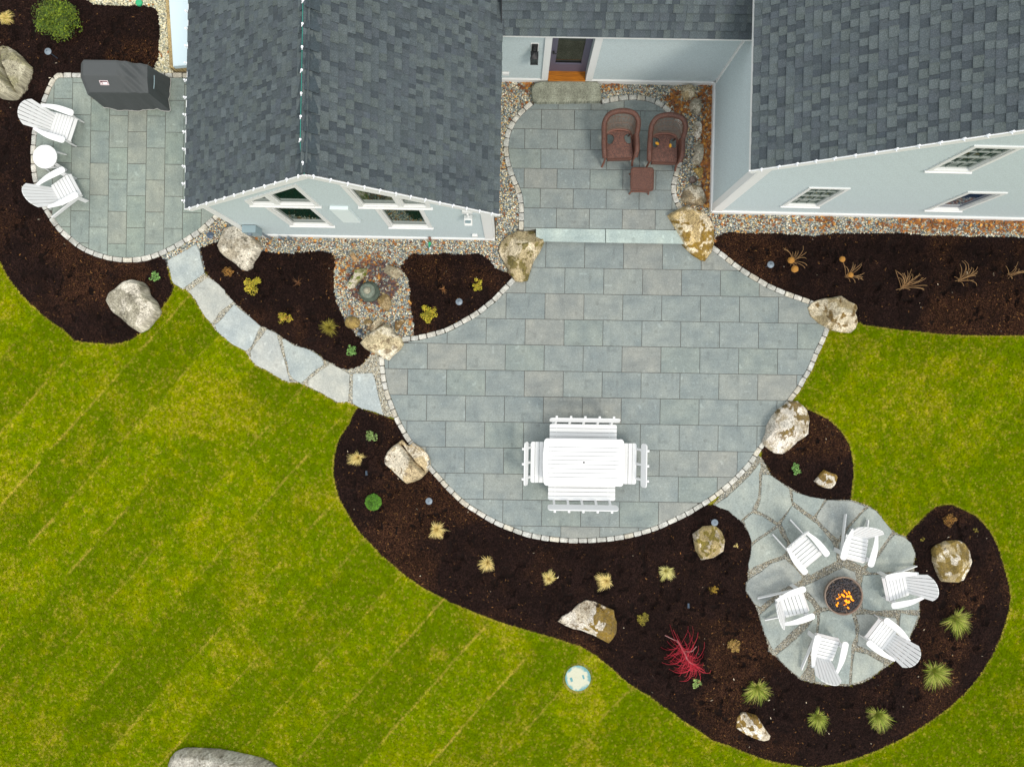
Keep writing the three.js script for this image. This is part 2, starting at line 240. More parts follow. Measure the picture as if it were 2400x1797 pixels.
const bottomBed = [
  ...T(750, 900, [365, 230, 480, 265, 550, 290, 615, 305, 650, 320, 715, 345, 790, 440, 870, 530, 1060, 820, 1110, 870, 1175, 945, 1245, 1010, 1315, 1085, 1395, 1150, 1485, 1205, 1570, 1260, 1660, 1315, 1750, 1365, 1840, 1400, 1940, 1435, 2030, 1475]),
  ...T(1150, 900, [470, 1490, 560, 1510, 660, 1525, 770, 1530, 880, 1535, 990, 1525, 1100, 1515, 1205, 1500, 1310, 1485, 1410, 1460, 1510, 1435, 1610, 1395, 1700, 1355, 1800, 1315, 1890, 1265, 1985, 1220, 2060, 1170]), ...T(1550, 850, [420, 1380]), ...fireEdge,
  ...T(1900, 1100, [1000, 560, 1080, 480, 1140, 420, 1220, 360, 1300, 345, 1380, 345, 1480, 390, 1600, 450, 1680, 530, 1750, 620, 1800, 720, 1830, 800, 1860, 900, 1890, 1000, 1920, 1120, 1935, 1250, 1920, 1370, 1890, 1470]), ...T(1900, 1397, [1850, 370, 1790, 500, 1740, 600, 1680, 700, 1620, 790, 1500, 930, 1350, 1070, 1230, 1160, 1080, 1260, 900, 1370, 750, 1440, 600, 1510, 400, 1580, 200, 1630, 60, 1652]),
  ...T(1500, 1397, [1600, 1650, 1450, 1625, 1300, 1600, 1150, 1560, 1000, 1500, 850, 1440, 700, 1390, 560, 1290, 430, 1210, 300, 1110, 190, 1040, 90, 960, 0, 915]), ...T(1150, 1300, [1350, 1250, 1250, 1170, 1170, 1090, 1100, 1040, 1030, 975, 950, 930, 870, 880, 760, 850, 650, 810, 540, 780, 400, 740, 280, 705, 190, 680, 100, 650, 0, 615]),
  ...T(750, 1200, [1500, 970, 1370, 910, 1270, 875, 1200, 830, 1100, 780, 1000, 730, 900, 660, 800, 590, 700, 500, 600, 420, 500, 310, 420, 230, 340, 130, 270, 10]), ...T(750, 900, [190, 1110, 155, 1000, 135, 880, 140, 720, 165, 600, 200, 510, 250, 440, 290, 380, 320, 300])];
const pebbleFront = PX([376, 604, 440, 568, 470, 520, 560, 470, 1000, 470, 1000, 140, 1200, 140, 1700, 140, 1700, 480, 2700, 490, 2700, 600, 1680, 600, 1600, 640, 1200, 660, 1100, 680, 1000, 800, 950, 815, 900, 845, 860, 845, 800, 790, 760, 740, 700, 640, 560, 620, 480, 640, 420, 640, 385, 625]);
const pebbleTop = PX([100, -300, 470, -300, 470, 176, 335, 176, 320, 60, 100, 30]);
const pathBed = PX([381, 606, 395, 612, 430, 592, 455, 578, 469, 600, 479, 640, 492, 650, 512, 666, 527, 684, 546, 706, 578, 735, 610, 764, 624, 769, 649, 781, 661, 791, 690, 808, 712, 815, 733, 822, 753, 836, 760, 843, 777, 851, 796, 862, 811, 866, 830, 863, 847, 856, 857, 844, 867, 833, 885, 828, 893, 838, 896, 880, 903, 910, 909, 935, 922, 978, 899, 974, 880, 966, 846, 957, 825, 946, 815, 942, 791, 943, 757, 924, 721, 905, 704, 897, 679, 896, 661, 890, 625, 868, 600, 857, 586, 841, 575, 823, 545, 807, 521, 788, 506, 774, 494, 757, 480, 742, 468, 723, 458, 704, 446, 689, 437, 679, 427, 677, 405, 664, 396, 631, 390, 610]);
const fireBed = [...fireEdge, ...T(1900, 1100, [860, 630, 820, 610, 760, 560, 700, 480, 650, 410, 600, 375, 550, 350, 470, 320, 390, 295]), ...T(1550, 850, [1590, 1325, 1450, 1300, 1350, 1270, 1270, 1225, 1180, 1170, 1060, 1085, 1020, 1000, 975, 920, 930, 900, 800, 1040, 600, 1260])];

// kerb lines (centre of the stones)
const kerbLeft = [...T(0, 0, [1860, 728, 1600, 728, 1200, 728, 800, 728, 620, 728, 545, 735, 490, 810, 455, 890, 425, 970, 375, 1120]), ...T(0, 300, [328, 50, 318, 165, 314, 250, 318, 340, 325, 420, 340, 510, 372, 640, 420, 755, 465, 830, 510, 900, 560, 965, 620, 1030, 690, 1085, 755, 1140, 830, 1185, 905, 1215, 990, 1245, 1070, 1265, 1150, 1276, 1235, 1280, 1320, 1276, 1405, 1265, 1490, 1240, 1570, 1210, 1650, 1170, 1725, 1130, 1800, 1085, 1870, 1040, 1945, 993]), ...T(400, 300, [355, 930, 420, 875, 470, 830, 560, 760])];
const kerbUpLeft = [...T(1150, 0, [405, 990, 335, 1050, 270, 1115, 215, 1190, 175, 1270, 155, 1350, 148, 1440]), ...T(1150, 150, [158, 910, 180, 1005, 210, 1090, 245, 1170, 275, 1250, 293, 1340, 298, 1425, 297, 1510, 295, 1620])];
const kerbUpRight = [...T(1150, 0, [1070, 985, 1125, 975, 1210, 960, 1300, 948, 1390, 943, 1480, 950, 1565, 970, 1645, 1005, 1720, 1065]), ...T(1150, 150, [1790, 500, 1850, 580, 1878, 680, 1874, 790, 1855, 880, 1835, 960, 1810, 1040, 1790, 1115, 1775, 1200, 1785, 1280, 1815, 1350, 1850, 1410])];
const kerbA = T(750, 560, [1890, 385, 1845, 430, 1770, 505, 1700, 580, 1625, 640, 1540, 710, 1450, 765, 1350, 820, 1255, 870, 1160, 905, 1060, 930, 965, 955, 790, 975]);
const kerbB = [...T(750, 560, [594, 1130, 600, 1210, 608, 1310, 625, 1410, 650, 1510]), ...T(750, 900, [685, 192, 725, 295, 770, 390, 820, 480, 870, 555, 950, 660, 1030, 770, 1080, 830, 1140, 895, 1205, 970, 1275, 1040, 1350, 1115, 1430, 1180, 1520, 1235, 1610, 1290, 1700, 1340, 1790, 1380, 1880, 1415, 1975, 1450]), ...T(1150, 900, [420, 1475, 515, 1492, 615, 1505, 718, 1515, 825, 1519, 930, 1518, 1040, 1512, 1150, 1503, 1255, 1488, 1355, 1470, 1455, 1445, 1555, 1415, 1650, 1380, 1745, 1335, 1835, 1293, 1930, 1243]), ...T(1550, 850, [365, 1395, 450, 1345, 540, 1280, 625, 1210, 705, 1140, 775, 1068, 850, 990, 905, 910, 960, 830, 1030, 730, 1100, 600, 1190, 450, 1270, 335, 1330, 255, 1380, 165, 1435, 75]), ...T(1600, 600, [1270, 1015, 1310, 920, 1355, 830, 1390, 745, 1420, 660])];
const kerbC = [...T(1500, 300, [690, 1150, 745, 1190, 825, 1250, 900, 1310, 980, 1370, 1065, 1425, 1160, 1480, 1245, 1530, 1335, 1570, 1430, 1610]), ...T(1600, 600, [1110, 400, 1200, 432, 1270, 460])];

// ---------------------------------------------------------------- region mask (2.5 cm cells)
const RES = 0.025, MX0 = -15.5, MZ0 = -12, MW = 1240, MH = 940, mask = new Uint8Array(MW * MH);
const LAWN = 0, MULCH = 1, PEBBLE = 2, GRIT = 3, STONE = 4, HOUSE = 5;
function paint(poly, v, only = -1) {
  let z0 = 1e9, z1 = -1e9; for (const p of poly) { z0 = Math.min(z0, p[1]); z1 = Math.max(z1, p[1]); }
  for (let j = Math.max(0, Math.floor((z0 - MZ0) / RES)); j <= Math.min(MH - 1, Math.ceil((z1 - MZ0) / RES)); j++) {
    const z = MZ0 + (j + 0.5) * RES, xs = [];
    for (let i = 0; i < poly.length; i++) { const a = poly[i], b = poly[(i + 1) % poly.length]; if ((a[1] <= z) !== (b[1] <= z)) xs.push(a[0] + (z - a[1]) / (b[1] - a[1]) * (b[0] - a[0])); }
    xs.sort((a, b) => a - b);
    for (let k = 0; k + 1 < xs.length; k += 2) for (let i = Math.max(0, Math.ceil((xs[k] - MX0) / RES - 0.5)); i <= Math.min(MW - 1, Math.floor((xs[k + 1] - MX0) / RES - 0.5)); i++) if (only < 0 || mask[j * MW + i] === only) mask[j * MW + i] = v;
  }
}
const maskAt = (x, z) => { const i = Math.floor((x - MX0) / RES), j = Math.floor((z - MZ0) / RES); return i < 0 || j < 0 || i >= MW || j >= MH ? 255 : mask[j * MW + i]; };
const curve = (pts, off = 0) => spline(gpoly(pts, off), 0.08, true);
const regions = { pebbleFront: gpoly(pebbleFront), pebbleTop: gpoly(pebbleTop), pathBed: gpoly(pathBed, 0.02), fireBed: gpoly(fireBed, 0.02) };
const beds = [leftBed, middleBedA, middleBedB, rightBedTop, rightBedSmall, bottomBed].map(b => clean(gpoly(b), 0.01));
paint(regions.pebbleFront, PEBBLE); paint(regions.pebbleTop, PEBBLE);
for (const b of beds) paint(b, MULCH);
paint(regions.pathBed, GRIT); paint(regions.fireBed, GRIT);

// paving outlines
const KW = 0.055, Y0 = 0.045, YU = 0.21;                   // half kerb width, level of the lower paving, level of the courtyard paving
const kl = spline(flat(kerbLeft, Y0), 0.1), ka = spline(flat(kerbA, Y0), 0.1), kb = spline(flat(kerbB, Y0), 0.1), kc = spline(flat(kerbC, Y0), 0.1), kul = spline(flat(kerbUpLeft, YU), 0.1), kur = spline(flat(kerbUpRight, YU), 0.1);
const patioLeft = [...shift(kl, KW + 0.006), ...flat(PX([620, 480, 620, 176 + 6]), Y0)];
const stepFront = T(1150, 500, [470, 140, 1885, 160]);
const patioUpper = [...shift(kul, KW + 0.006).reverse(), ...flat(T(1150, 0, [420, 1000, 1060, 990]), YU), ...shift(kur, -(KW + 0.006)), ...flat([...T(1150, 500, [1780, 164, 470, 146])], YU)];
const patioMain = [...flat(T(1150, 500, [300, 270, 1900, 290]), Y0), ...shift(kc, -(KW + 0.006)), ...shift(kb, KW + 0.006).reverse(), ...shift(ka, KW + 0.006).reverse()];
for (const p of [patioLeft, patioUpper, patioMain]) paint(p, STONE);
const band = (l, w) => [...shift(l, w), ...shift(l, -w).reverse()];
for (const l of [kl, ka, kb, kc, kul, kur]) paint(band(l, KW + 0.004), STONE);
paint(flat(T(1150, 500, [400, 130, 1900, 155, 1900, 300, 400, 280]), 0.2), STONE);

// house footprints (used for the mask only; the houses stand there)
paint([[-6.12, -3.46], [-0.38, -3.36], [-0.1, -14], [-6.4, -14]], HOUSE);
paint([[4.6, -3.96], [14, -3.72], [14, -14], [4.8, -14]], HOUSE);
paint([[-0.5, -7.0], [4.9, -6.92], [4.9, -14], [-0.5, -14]], HOUSE);
paint([[-8.6, -14], [-6.3, -14], [-6.25, -7.2], [-7.95, -7.2]], HOUSE);

// distance of every mulch cell to the edge of its bed
const dist = new Float32Array(MW * MH);
{
  for (let k = 0; k < MW * MH; k++) dist[k] = mask[k] === MULCH ? 1e3 : 0;
  for (let j = 1; j < MH - 1; j++) for (let i = 1; i < MW - 1; i++) { const k = j * MW + i; if (dist[k]) dist[k] = Math.min(dist[k], dist[k - 1] + 1, dist[k - MW] + 1, dist[k - MW - 1] + 1.414, dist[k - MW + 1] + 1.414); }
  for (let j = MH - 2; j > 0; j--) for (let i = MW - 2; i > 0; i--) { const k = j * MW + i; if (dist[k]) dist[k] = Math.min(dist[k], dist[k + 1] + 1, dist[k + MW] + 1, dist[k + MW + 1] + 1.414, dist[k + MW - 1] + 1.414); }
}
const edgeDist = (x, z) => { const i = Math.floor((x - MX0) / RES), j = Math.floor((z - MZ0) / RES); return i < 0 || j < 0 || i >= MW || j >= MH ? 0.5 : Math.min(dist[j * MW + i], 60) * RES; };
const mulchY = (x, z) => { const d = edgeDist(x, z); const pits = smooth(0.62, 0.72, fbm(x * 5.2, z * 5.2, 2, 300)) * 0.085; return G(x, z) + 0.012 + smooth(0, 0.55, d) * Math.max(0.006, 0.105 + 0.07 * (fbm(x * 0.9, z * 0.9, 3, 310) - 0.5) - pits + 0.03 * (fbm(x * 6, z * 6, 3, 320) - 0.5)); };

// a sheet that follows a height function inside an outline
function sheet(poly, cell, hFn) {
  let x0 = 1e9, x1 = -1e9, z0 = 1e9, z1 = -1e9; for (const p of poly) { x0 = Math.min(x0, p[0]); x1 = Math.max(x1, p[0]); z0 = Math.min(z0, p[1]); z1 = Math.max(z1, p[1]); }
  const pos = [], uv = [];
  const tri = (a, b, c) => { for (const q of [a, b, c]) { pos.push(q[0], hFn(q[0], q[1]), q[1]); uv.push(q[0], q[1]); } };
  for (let x = x0; x < x1; x += cell) {
    const col = clipRect(poly, x, z0 - 1, x + cell, z1 + 1); if (col.length < 3) continue;
    for (let z = z0; z < z1; z += cell) {
      const q = clipRect(col, x, z, x + cell, z + cell); if (q.length < 3) continue;
      const o = orient(q);
      if (o.length === 4) { tri(o[0], o[2], o[1]); tri(o[0], o[3], o[2]); }
      else for (const [a, b, c] of THREE.ShapeUtils.triangulateShape(o.map(p => new THREE.Vector2(p[0], p[1])), [])) tri(o[a], o[c], o[b]);
    }
  }
  const g = new THREE.BufferGeometry(); g.setAttribute('position', new THREE.Float32BufferAttribute(pos, 3)); g.setAttribute('uv', new THREE.Float32BufferAttribute(uv, 2));
  // smooth normals from the height function
  const n = new Float32Array(pos.length), e = 0.03; for (let i = 0; i < pos.length; i += 3) { const dx = (hFn(pos[i] + e, pos[i + 2]) - hFn(pos[i] - e, pos[i + 2])) / (2 * e), dz = (hFn(pos[i], pos[i + 2] + e) - hFn(pos[i], pos[i + 2] - e)) / (2 * e), l = Math.hypot(dx, 1, dz); n[i] = -dx / l; n[i + 1] = 1 / l; n[i + 2] = -dz / l; }
  g.setAttribute('normal', new THREE.BufferAttribute(n, 3)); return g;
}

// ---------------------------------------------------------------- ground sheets
{ const g = new THREE.PlaneGeometry(500, 500); g.rotateX(-Math.PI / 2); const u = g.attributes.uv; for (let i = 0; i < u.count; i++) u.setXY(i, u.getX(i) * 500, u.getY(i) * 500); solo('lawn_ground', g, M.thatch, 'green lawn ground under the mown grass', 'lawn', null, 'structure'); }
const bedLabels = ['dark mulch bed around the grill patio', 'dark mulch bed between the flagstone path and the stone lantern', 'wedge of dark mulch between the stone lantern and the main patio kerb', 'long dark mulch bed under the two-storey gable wall with windows', 'small dark mulch bed beside the white lichen boulder', 'large sweeping dark mulch bed around the fire pit paving'];
beds.forEach((b, i) => solo('mulch_bed', sheet(b, 0.09, mulchY), M.soil, bedLabels[i], 'mulch bed', null, 'structure'));
solo('gravel_bed', sheet(regions.pebbleFront, 0.2, (x, z) => G(x, z) + 0.004), M.pebbleBase, 'dark base of the pebble strip around the houses', 'gravel', null, 'structure');
solo('gravel_bed', sheet(regions.pebbleTop, 0.4, (x, z) => G(x, z) + 0.004), M.pebbleBase, 'base of the pebble strip beside the cellar hatch', 'gravel', null, 'structure');
solo('path_bed', sheet(regions.pathBed, 0.3, (x, z) => G(x, z) + 0.018), M.pebbleBase, 'grit bed under the curving flagstone path', 'gravel', null, 'structure');
solo('path_bed', sheet(regions.fireBed, 0.3, (x, z) => G(x, z) + 0.018), M.pebbleBase, 'grit bed under the fire pit flagstones', 'gravel', null, 'structure');

// ---------------------------------------------------------------- paving
function pave(group, outline, mats, ox, oz, ang, pu, pv, columns, y, seed, base) {
  const r = rngOf(seed), c = Math.cos(ang), s = Math.sin(ang);
  const toL = p => [(p[0] - ox) * c + (p[1] - oz) * s, -(p[0] - ox) * s + (p[1] - oz) * c], toW = p => [ox + p[0] * c - p[1] * s, oz + p[0] * s + p[1] * c];
  const L = outline.map(toL); let x0 = 1e9, x1 = -1e9, z0 = 1e9, z1 = -1e9; for (const p of L) { x0 = Math.min(x0, p[0]); x1 = Math.max(x1, p[0]); z0 = Math.min(z0, p[1]); z1 = Math.max(z1, p[1]); }
  const J = 0.0045;
  for (let a = Math.floor(x0 / pu) - 1; a <= Math.ceil(x1 / pu) + 1; a++) for (let b = Math.floor(z0 / pv) - 1; b <= Math.ceil(z1 / pv) + 1; b++) {
    const sx = columns ? 0 : (((b % 2) + 2) % 2) * 0.5, sz = columns ? (((a % 2) + 2) % 2) * 0.5 : 0;
    const q = clipRect(L, (a + sx) * pu + J, (b + sz) * pv + J, (a + sx + 1) * pu - J, (b + sz + 1) * pv - J);
    if (q.length < 3 || Math.abs(area2(q)) < 0.006) continue;
    const dy = rr(-0.0018, 0.0018, r), m = mats[Math.floor(r() * mats.length)];
    part('paver', slab(q.map(toW), y + dy, 0.05, [[0.004, 0], [0, 0.005]], [r() * 7, r() * 7], Math.floor(r() * 4) * Math.PI / 2), m, group);
  }
  const g = slab(outline, y - 0.009, 0.02, [[0, 0]]); part('joint_sand', g, M.joint, group);
}
const mainPatio = structGroup('patio', 'large round patio of grey bluestone pavers around the white dining table', 'patio');
{ const o = at(1415.7, 629, Y0); pave(mainPatio, patioMain, M.pavers, o[0], o[1], 0.0157, 0.913 * 0.9973, 0.606 * 0.9973, false, Y0, 11); }
const upperPatio = structGroup('patio', 'raised bluestone courtyard patio under the wicker chairs', 'patio');
{ const o = at(1307.5, 302.7, YU); pave(upperPatio, patioUpper, M.pavers, o[0], o[1], 0.0157, 0.773 * 0.9874, 0.463 * 0.9874, false, YU, 12); }
const grillPatio = structGroup('patio', 'greenish bluestone patio under the covered grill', 'patio');
{ const o = at(211.4, 306.8, Y0); pave(grillPatio, patioLeft, M.paversWarm, o[0], o[1], 0.016, 0.4365, 0.7485, true, Y0, 13); }

// step between the two levels: two long treads
const step = thing('stone_step', 'long pale bluestone step of two slabs between the two patio levels', 'step');
for (const l of [[440, 143, 1113, 152, 1113, 282, 440, 270], [1119, 152, 1860, 163, 1900, 294, 1119, 282]]) {
  const p = orient(flat(T(1150, 500, l), YU + 0.004)); part('tread', slab(p, YU + 0.004, 0.06, [[0.006, 0], [0, 0.006]], [rnd() * 5, rnd() * 5]), M.tread, step);
  part('riser', slab(inset(p, 0.03), YU - 0.056, 0.15, [[0, 0]]), M.cobble[1], step);
}

// kerb of granite setts
function kerb(name, label, line, y, seed, skip) {
  const r = rngOf(seed), grp = structGroup('stone_kerb', label, 'kerb'); const c = new THREE.CatmullRomCurve3(line.map(p => V(p[0], 0, p[1])), false, 'centripetal'), L = c.getLength();
  let s = 0.02; c.arcLengthDivisions = 800;
  while (s < L - 0.06) {
    const len = Math.min(rr(0.185, 0.245, r), L - s), a = c.getPointAt(clamp((s + 0.009) / L)), m = c.getPointAt(clamp((s + len / 2) / L)), b = c.getPointAt(clamp((s + len - 0.009) / L)); s += len;
    if (skip && skip(m.x, m.z)) continue;
    const t = b.clone().sub(a).normalize(), n = V(t.z, 0, -t.x), w = rr(0.052, 0.060, r), j = () => rr(-0.004, 0.004, r);
    const P = (q, side, al = 0) => [q.x + n.x * side * (w + j()) + t.x * al, q.z + n.z * side * (w + j()) + t.z * al];
    const ch = rr(0.006, 0.018, r);
    const poly = [P(a, 1, ch), P(m, 1), P(b, 1, -ch), P(b, 0.75), P(b, -0.75), P(b, -1, -ch), P(m, -1), P(a, -1, ch), P(a, -0.75), P(a, 0.75)];
    const gy = y + Math.max(0, G(m.x, m.z) - 0.17 * (y > 0.15)) * (y > 0.15 ? 0 : 0.0);
    part('cobblestone', slab(poly, gy + rr(-0.004, 0.008, r), 0.07, [[0.016, 0], [0.007, 0.003], [0, 0.012]], [r() * 9, r() * 9], r() * 6), M.cobble[Math.floor(r() * M.cobble.length * 0.999)], grp);
  }
  part('joint_sand', slab(band(line, KW * 0.8), y - 0.014, 0.05, [[0, 0]]), M.joint, grp);
}
kerb('k', 'pale granite kerb curving round the grill patio', kl, Y0 + 0.01, 21);
kerb('k', 'granite kerb along the courtyard patio beside the gable house', kul, YU + 0.01, 22);
kerb('k', 'granite kerb of the courtyard patio behind the wicker chairs', kur, YU + 0.01, 23);
kerb('k', 'granite kerb between the lantern bed and the main patio', ka, Y0 + 0.01, 24);
kerb('k', 'long granite kerb sweeping round the open side of the main patio', kb, Y0 + 0.01, 25);
kerb('k', 'granite kerb along the mulch bed of dry hydrangeas', kc, Y0 + 0.01, 26);

// flagstones
function flags(grp, list, mats, y, seed) {
  const r = rngOf(seed);
  list.forEach(([x0, y0, l], i) => { const p = rough(inset(orient(flat(T(x0, y0, l), y)), 0.004), 0.09, 0.006, r); paint(p, STONE); part('flagstone', slab(p, y + rr(-0.004, 0.004, r), 0.05, [[0.012, 0], [0.003, 0.005], [0, 0.014]], [r() * 9, r() * 9], r() * 6), mats[i % mats.length], grp); });
}
const path = structGroup('garden_path', 'curving path of seven big irregular grey flagstones across the lawn edge', 'path');
flags(path, [[0, 300, [1620, 1280, 1900, 1125, 1935, 1200, 1945, 1270, 1975, 1370, 1980, 1405, 1770, 1560, 1680, 1510, 1660, 1470, 1640, 1370, 1625, 1330]],
  [400, 600, [165, 340, 350, 205, 385, 215, 460, 270, 520, 330, 530, 365, 600, 430, 600, 450, 470, 545, 395, 655, 330, 590, 280, 510, 240, 430, 190, 370]],
  [400, 600, [420, 665, 480, 620, 610, 465, 740, 565, 870, 680, 850, 720, 790, 860, 775, 880, 725, 925, 600, 860, 500, 780, 440, 720]],
  [400, 600, [770, 920, 790, 890, 930, 705, 1030, 750, 1060, 880, 1100, 1000, 1155, 1225, 1080, 1200, 930, 1110, 830, 1065, 770, 1000]],
  [400, 600, [1075, 805, 1100, 800, 1200, 865, 1290, 890, 1380, 925, 1465, 985, 1485, 1050, 1400, 1110, 1260, 1235, 1180, 1190, 1150, 1150, 1100, 930]],
  [400, 600, [1335, 1200, 1420, 1130, 1550, 1045, 1640, 1085, 1735, 1145, 1730, 1300, 1720, 1410, 1620, 1420, 1480, 1340, 1330, 1265]],
  [400, 600, [1765, 1140, 1955, 1130, 1980, 1190, 2010, 1350, 2035, 1430, 2065, 1545, 1990, 1515, 1850, 1480, 1760, 1430]]], M.flag, 0.045, 31);
const firePaving = structGroup('fire_pit_paving', 'round paving of irregular bluestone flags around the fire bowl', 'paving');
const A_ = [1550, 850], D_ = [1700, 1200];
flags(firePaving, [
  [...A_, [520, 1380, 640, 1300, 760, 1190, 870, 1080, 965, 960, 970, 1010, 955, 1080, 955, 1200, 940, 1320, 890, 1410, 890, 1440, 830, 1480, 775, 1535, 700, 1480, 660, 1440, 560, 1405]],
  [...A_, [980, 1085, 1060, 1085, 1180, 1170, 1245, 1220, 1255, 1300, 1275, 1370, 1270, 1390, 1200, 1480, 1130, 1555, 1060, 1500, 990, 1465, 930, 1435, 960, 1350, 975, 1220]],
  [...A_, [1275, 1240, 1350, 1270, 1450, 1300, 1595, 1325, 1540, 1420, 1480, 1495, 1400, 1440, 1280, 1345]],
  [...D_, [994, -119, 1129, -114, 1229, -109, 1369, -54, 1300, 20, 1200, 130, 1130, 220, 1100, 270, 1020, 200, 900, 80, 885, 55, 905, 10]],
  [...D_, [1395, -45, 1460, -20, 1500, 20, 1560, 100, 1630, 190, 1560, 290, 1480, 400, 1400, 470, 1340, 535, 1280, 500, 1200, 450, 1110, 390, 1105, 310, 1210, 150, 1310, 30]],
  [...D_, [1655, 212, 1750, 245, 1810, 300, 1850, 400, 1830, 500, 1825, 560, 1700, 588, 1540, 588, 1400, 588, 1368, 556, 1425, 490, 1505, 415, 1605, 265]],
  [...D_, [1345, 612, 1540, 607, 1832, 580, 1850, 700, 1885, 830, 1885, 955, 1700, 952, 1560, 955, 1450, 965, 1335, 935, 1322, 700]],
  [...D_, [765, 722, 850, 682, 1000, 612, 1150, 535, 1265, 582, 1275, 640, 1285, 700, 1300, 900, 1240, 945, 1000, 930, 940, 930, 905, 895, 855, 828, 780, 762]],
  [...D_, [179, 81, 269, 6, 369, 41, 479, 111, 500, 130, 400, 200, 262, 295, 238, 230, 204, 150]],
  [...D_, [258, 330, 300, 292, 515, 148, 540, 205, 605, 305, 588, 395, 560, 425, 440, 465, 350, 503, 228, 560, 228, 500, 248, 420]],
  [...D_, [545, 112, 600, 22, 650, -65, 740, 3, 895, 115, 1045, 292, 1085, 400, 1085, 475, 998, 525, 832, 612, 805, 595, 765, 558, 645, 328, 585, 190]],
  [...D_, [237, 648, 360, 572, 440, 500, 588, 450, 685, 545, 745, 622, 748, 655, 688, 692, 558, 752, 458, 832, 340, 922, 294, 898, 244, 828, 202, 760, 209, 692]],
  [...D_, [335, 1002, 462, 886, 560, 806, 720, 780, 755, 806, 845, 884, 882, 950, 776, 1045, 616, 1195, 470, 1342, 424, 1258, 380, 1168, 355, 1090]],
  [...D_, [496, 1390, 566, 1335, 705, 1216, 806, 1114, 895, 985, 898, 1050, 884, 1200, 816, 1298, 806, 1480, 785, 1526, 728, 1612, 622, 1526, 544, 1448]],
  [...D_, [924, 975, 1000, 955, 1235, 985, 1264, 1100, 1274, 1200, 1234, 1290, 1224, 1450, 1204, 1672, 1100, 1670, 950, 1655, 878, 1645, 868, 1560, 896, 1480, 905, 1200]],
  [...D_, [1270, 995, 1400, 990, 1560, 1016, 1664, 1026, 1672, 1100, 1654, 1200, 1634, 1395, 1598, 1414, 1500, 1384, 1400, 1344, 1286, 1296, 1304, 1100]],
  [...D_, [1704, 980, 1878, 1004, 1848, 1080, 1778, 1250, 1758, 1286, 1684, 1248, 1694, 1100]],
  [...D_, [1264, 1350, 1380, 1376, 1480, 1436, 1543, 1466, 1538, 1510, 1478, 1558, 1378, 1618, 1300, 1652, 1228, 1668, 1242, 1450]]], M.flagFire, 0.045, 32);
// ---------------------------------------------------------------- ground cover: grass, mulch chips, pebbles, leaves
function scatter(name, geo, mat, items, label, category) { // items: [x, y, z, rx, ry, rz, sx, sy, sz, r, g, b]
  const n = items.length / 12, im = new THREE.InstancedMesh(geo, mat, n), c = new THREE.Color();
  const q = new THREE.Quaternion(), e = new THREE.Euler(), m = new THREE.Matrix4(), p = V(0, 0, 0), s = V(1, 1, 1);
  for (let i = 0; i < n; i++) { const k = i * 12; m.compose(p.set(items[k], items[k + 1], items[k + 2]), q.setFromEuler(e.set(items[k + 3], items[k + 4], items[k + 5], 'YXZ')), s.set(items[k + 6], items[k + 7], items[k + 8])); im.setMatrixAt(i, m); im.setColorAt(i, c.setRGB(items[k + 9] * 1.16, items[k + 10] * 1.16, items[k + 11] * 1.16)); }
  im.name = uname(name); scene.add(im); tag(im, label, category, null, 'stuff'); return im;
}
const VX0 = -13.4, VX1 = 13.4, VZ0 = -10.4, VZ1 = 10.4;
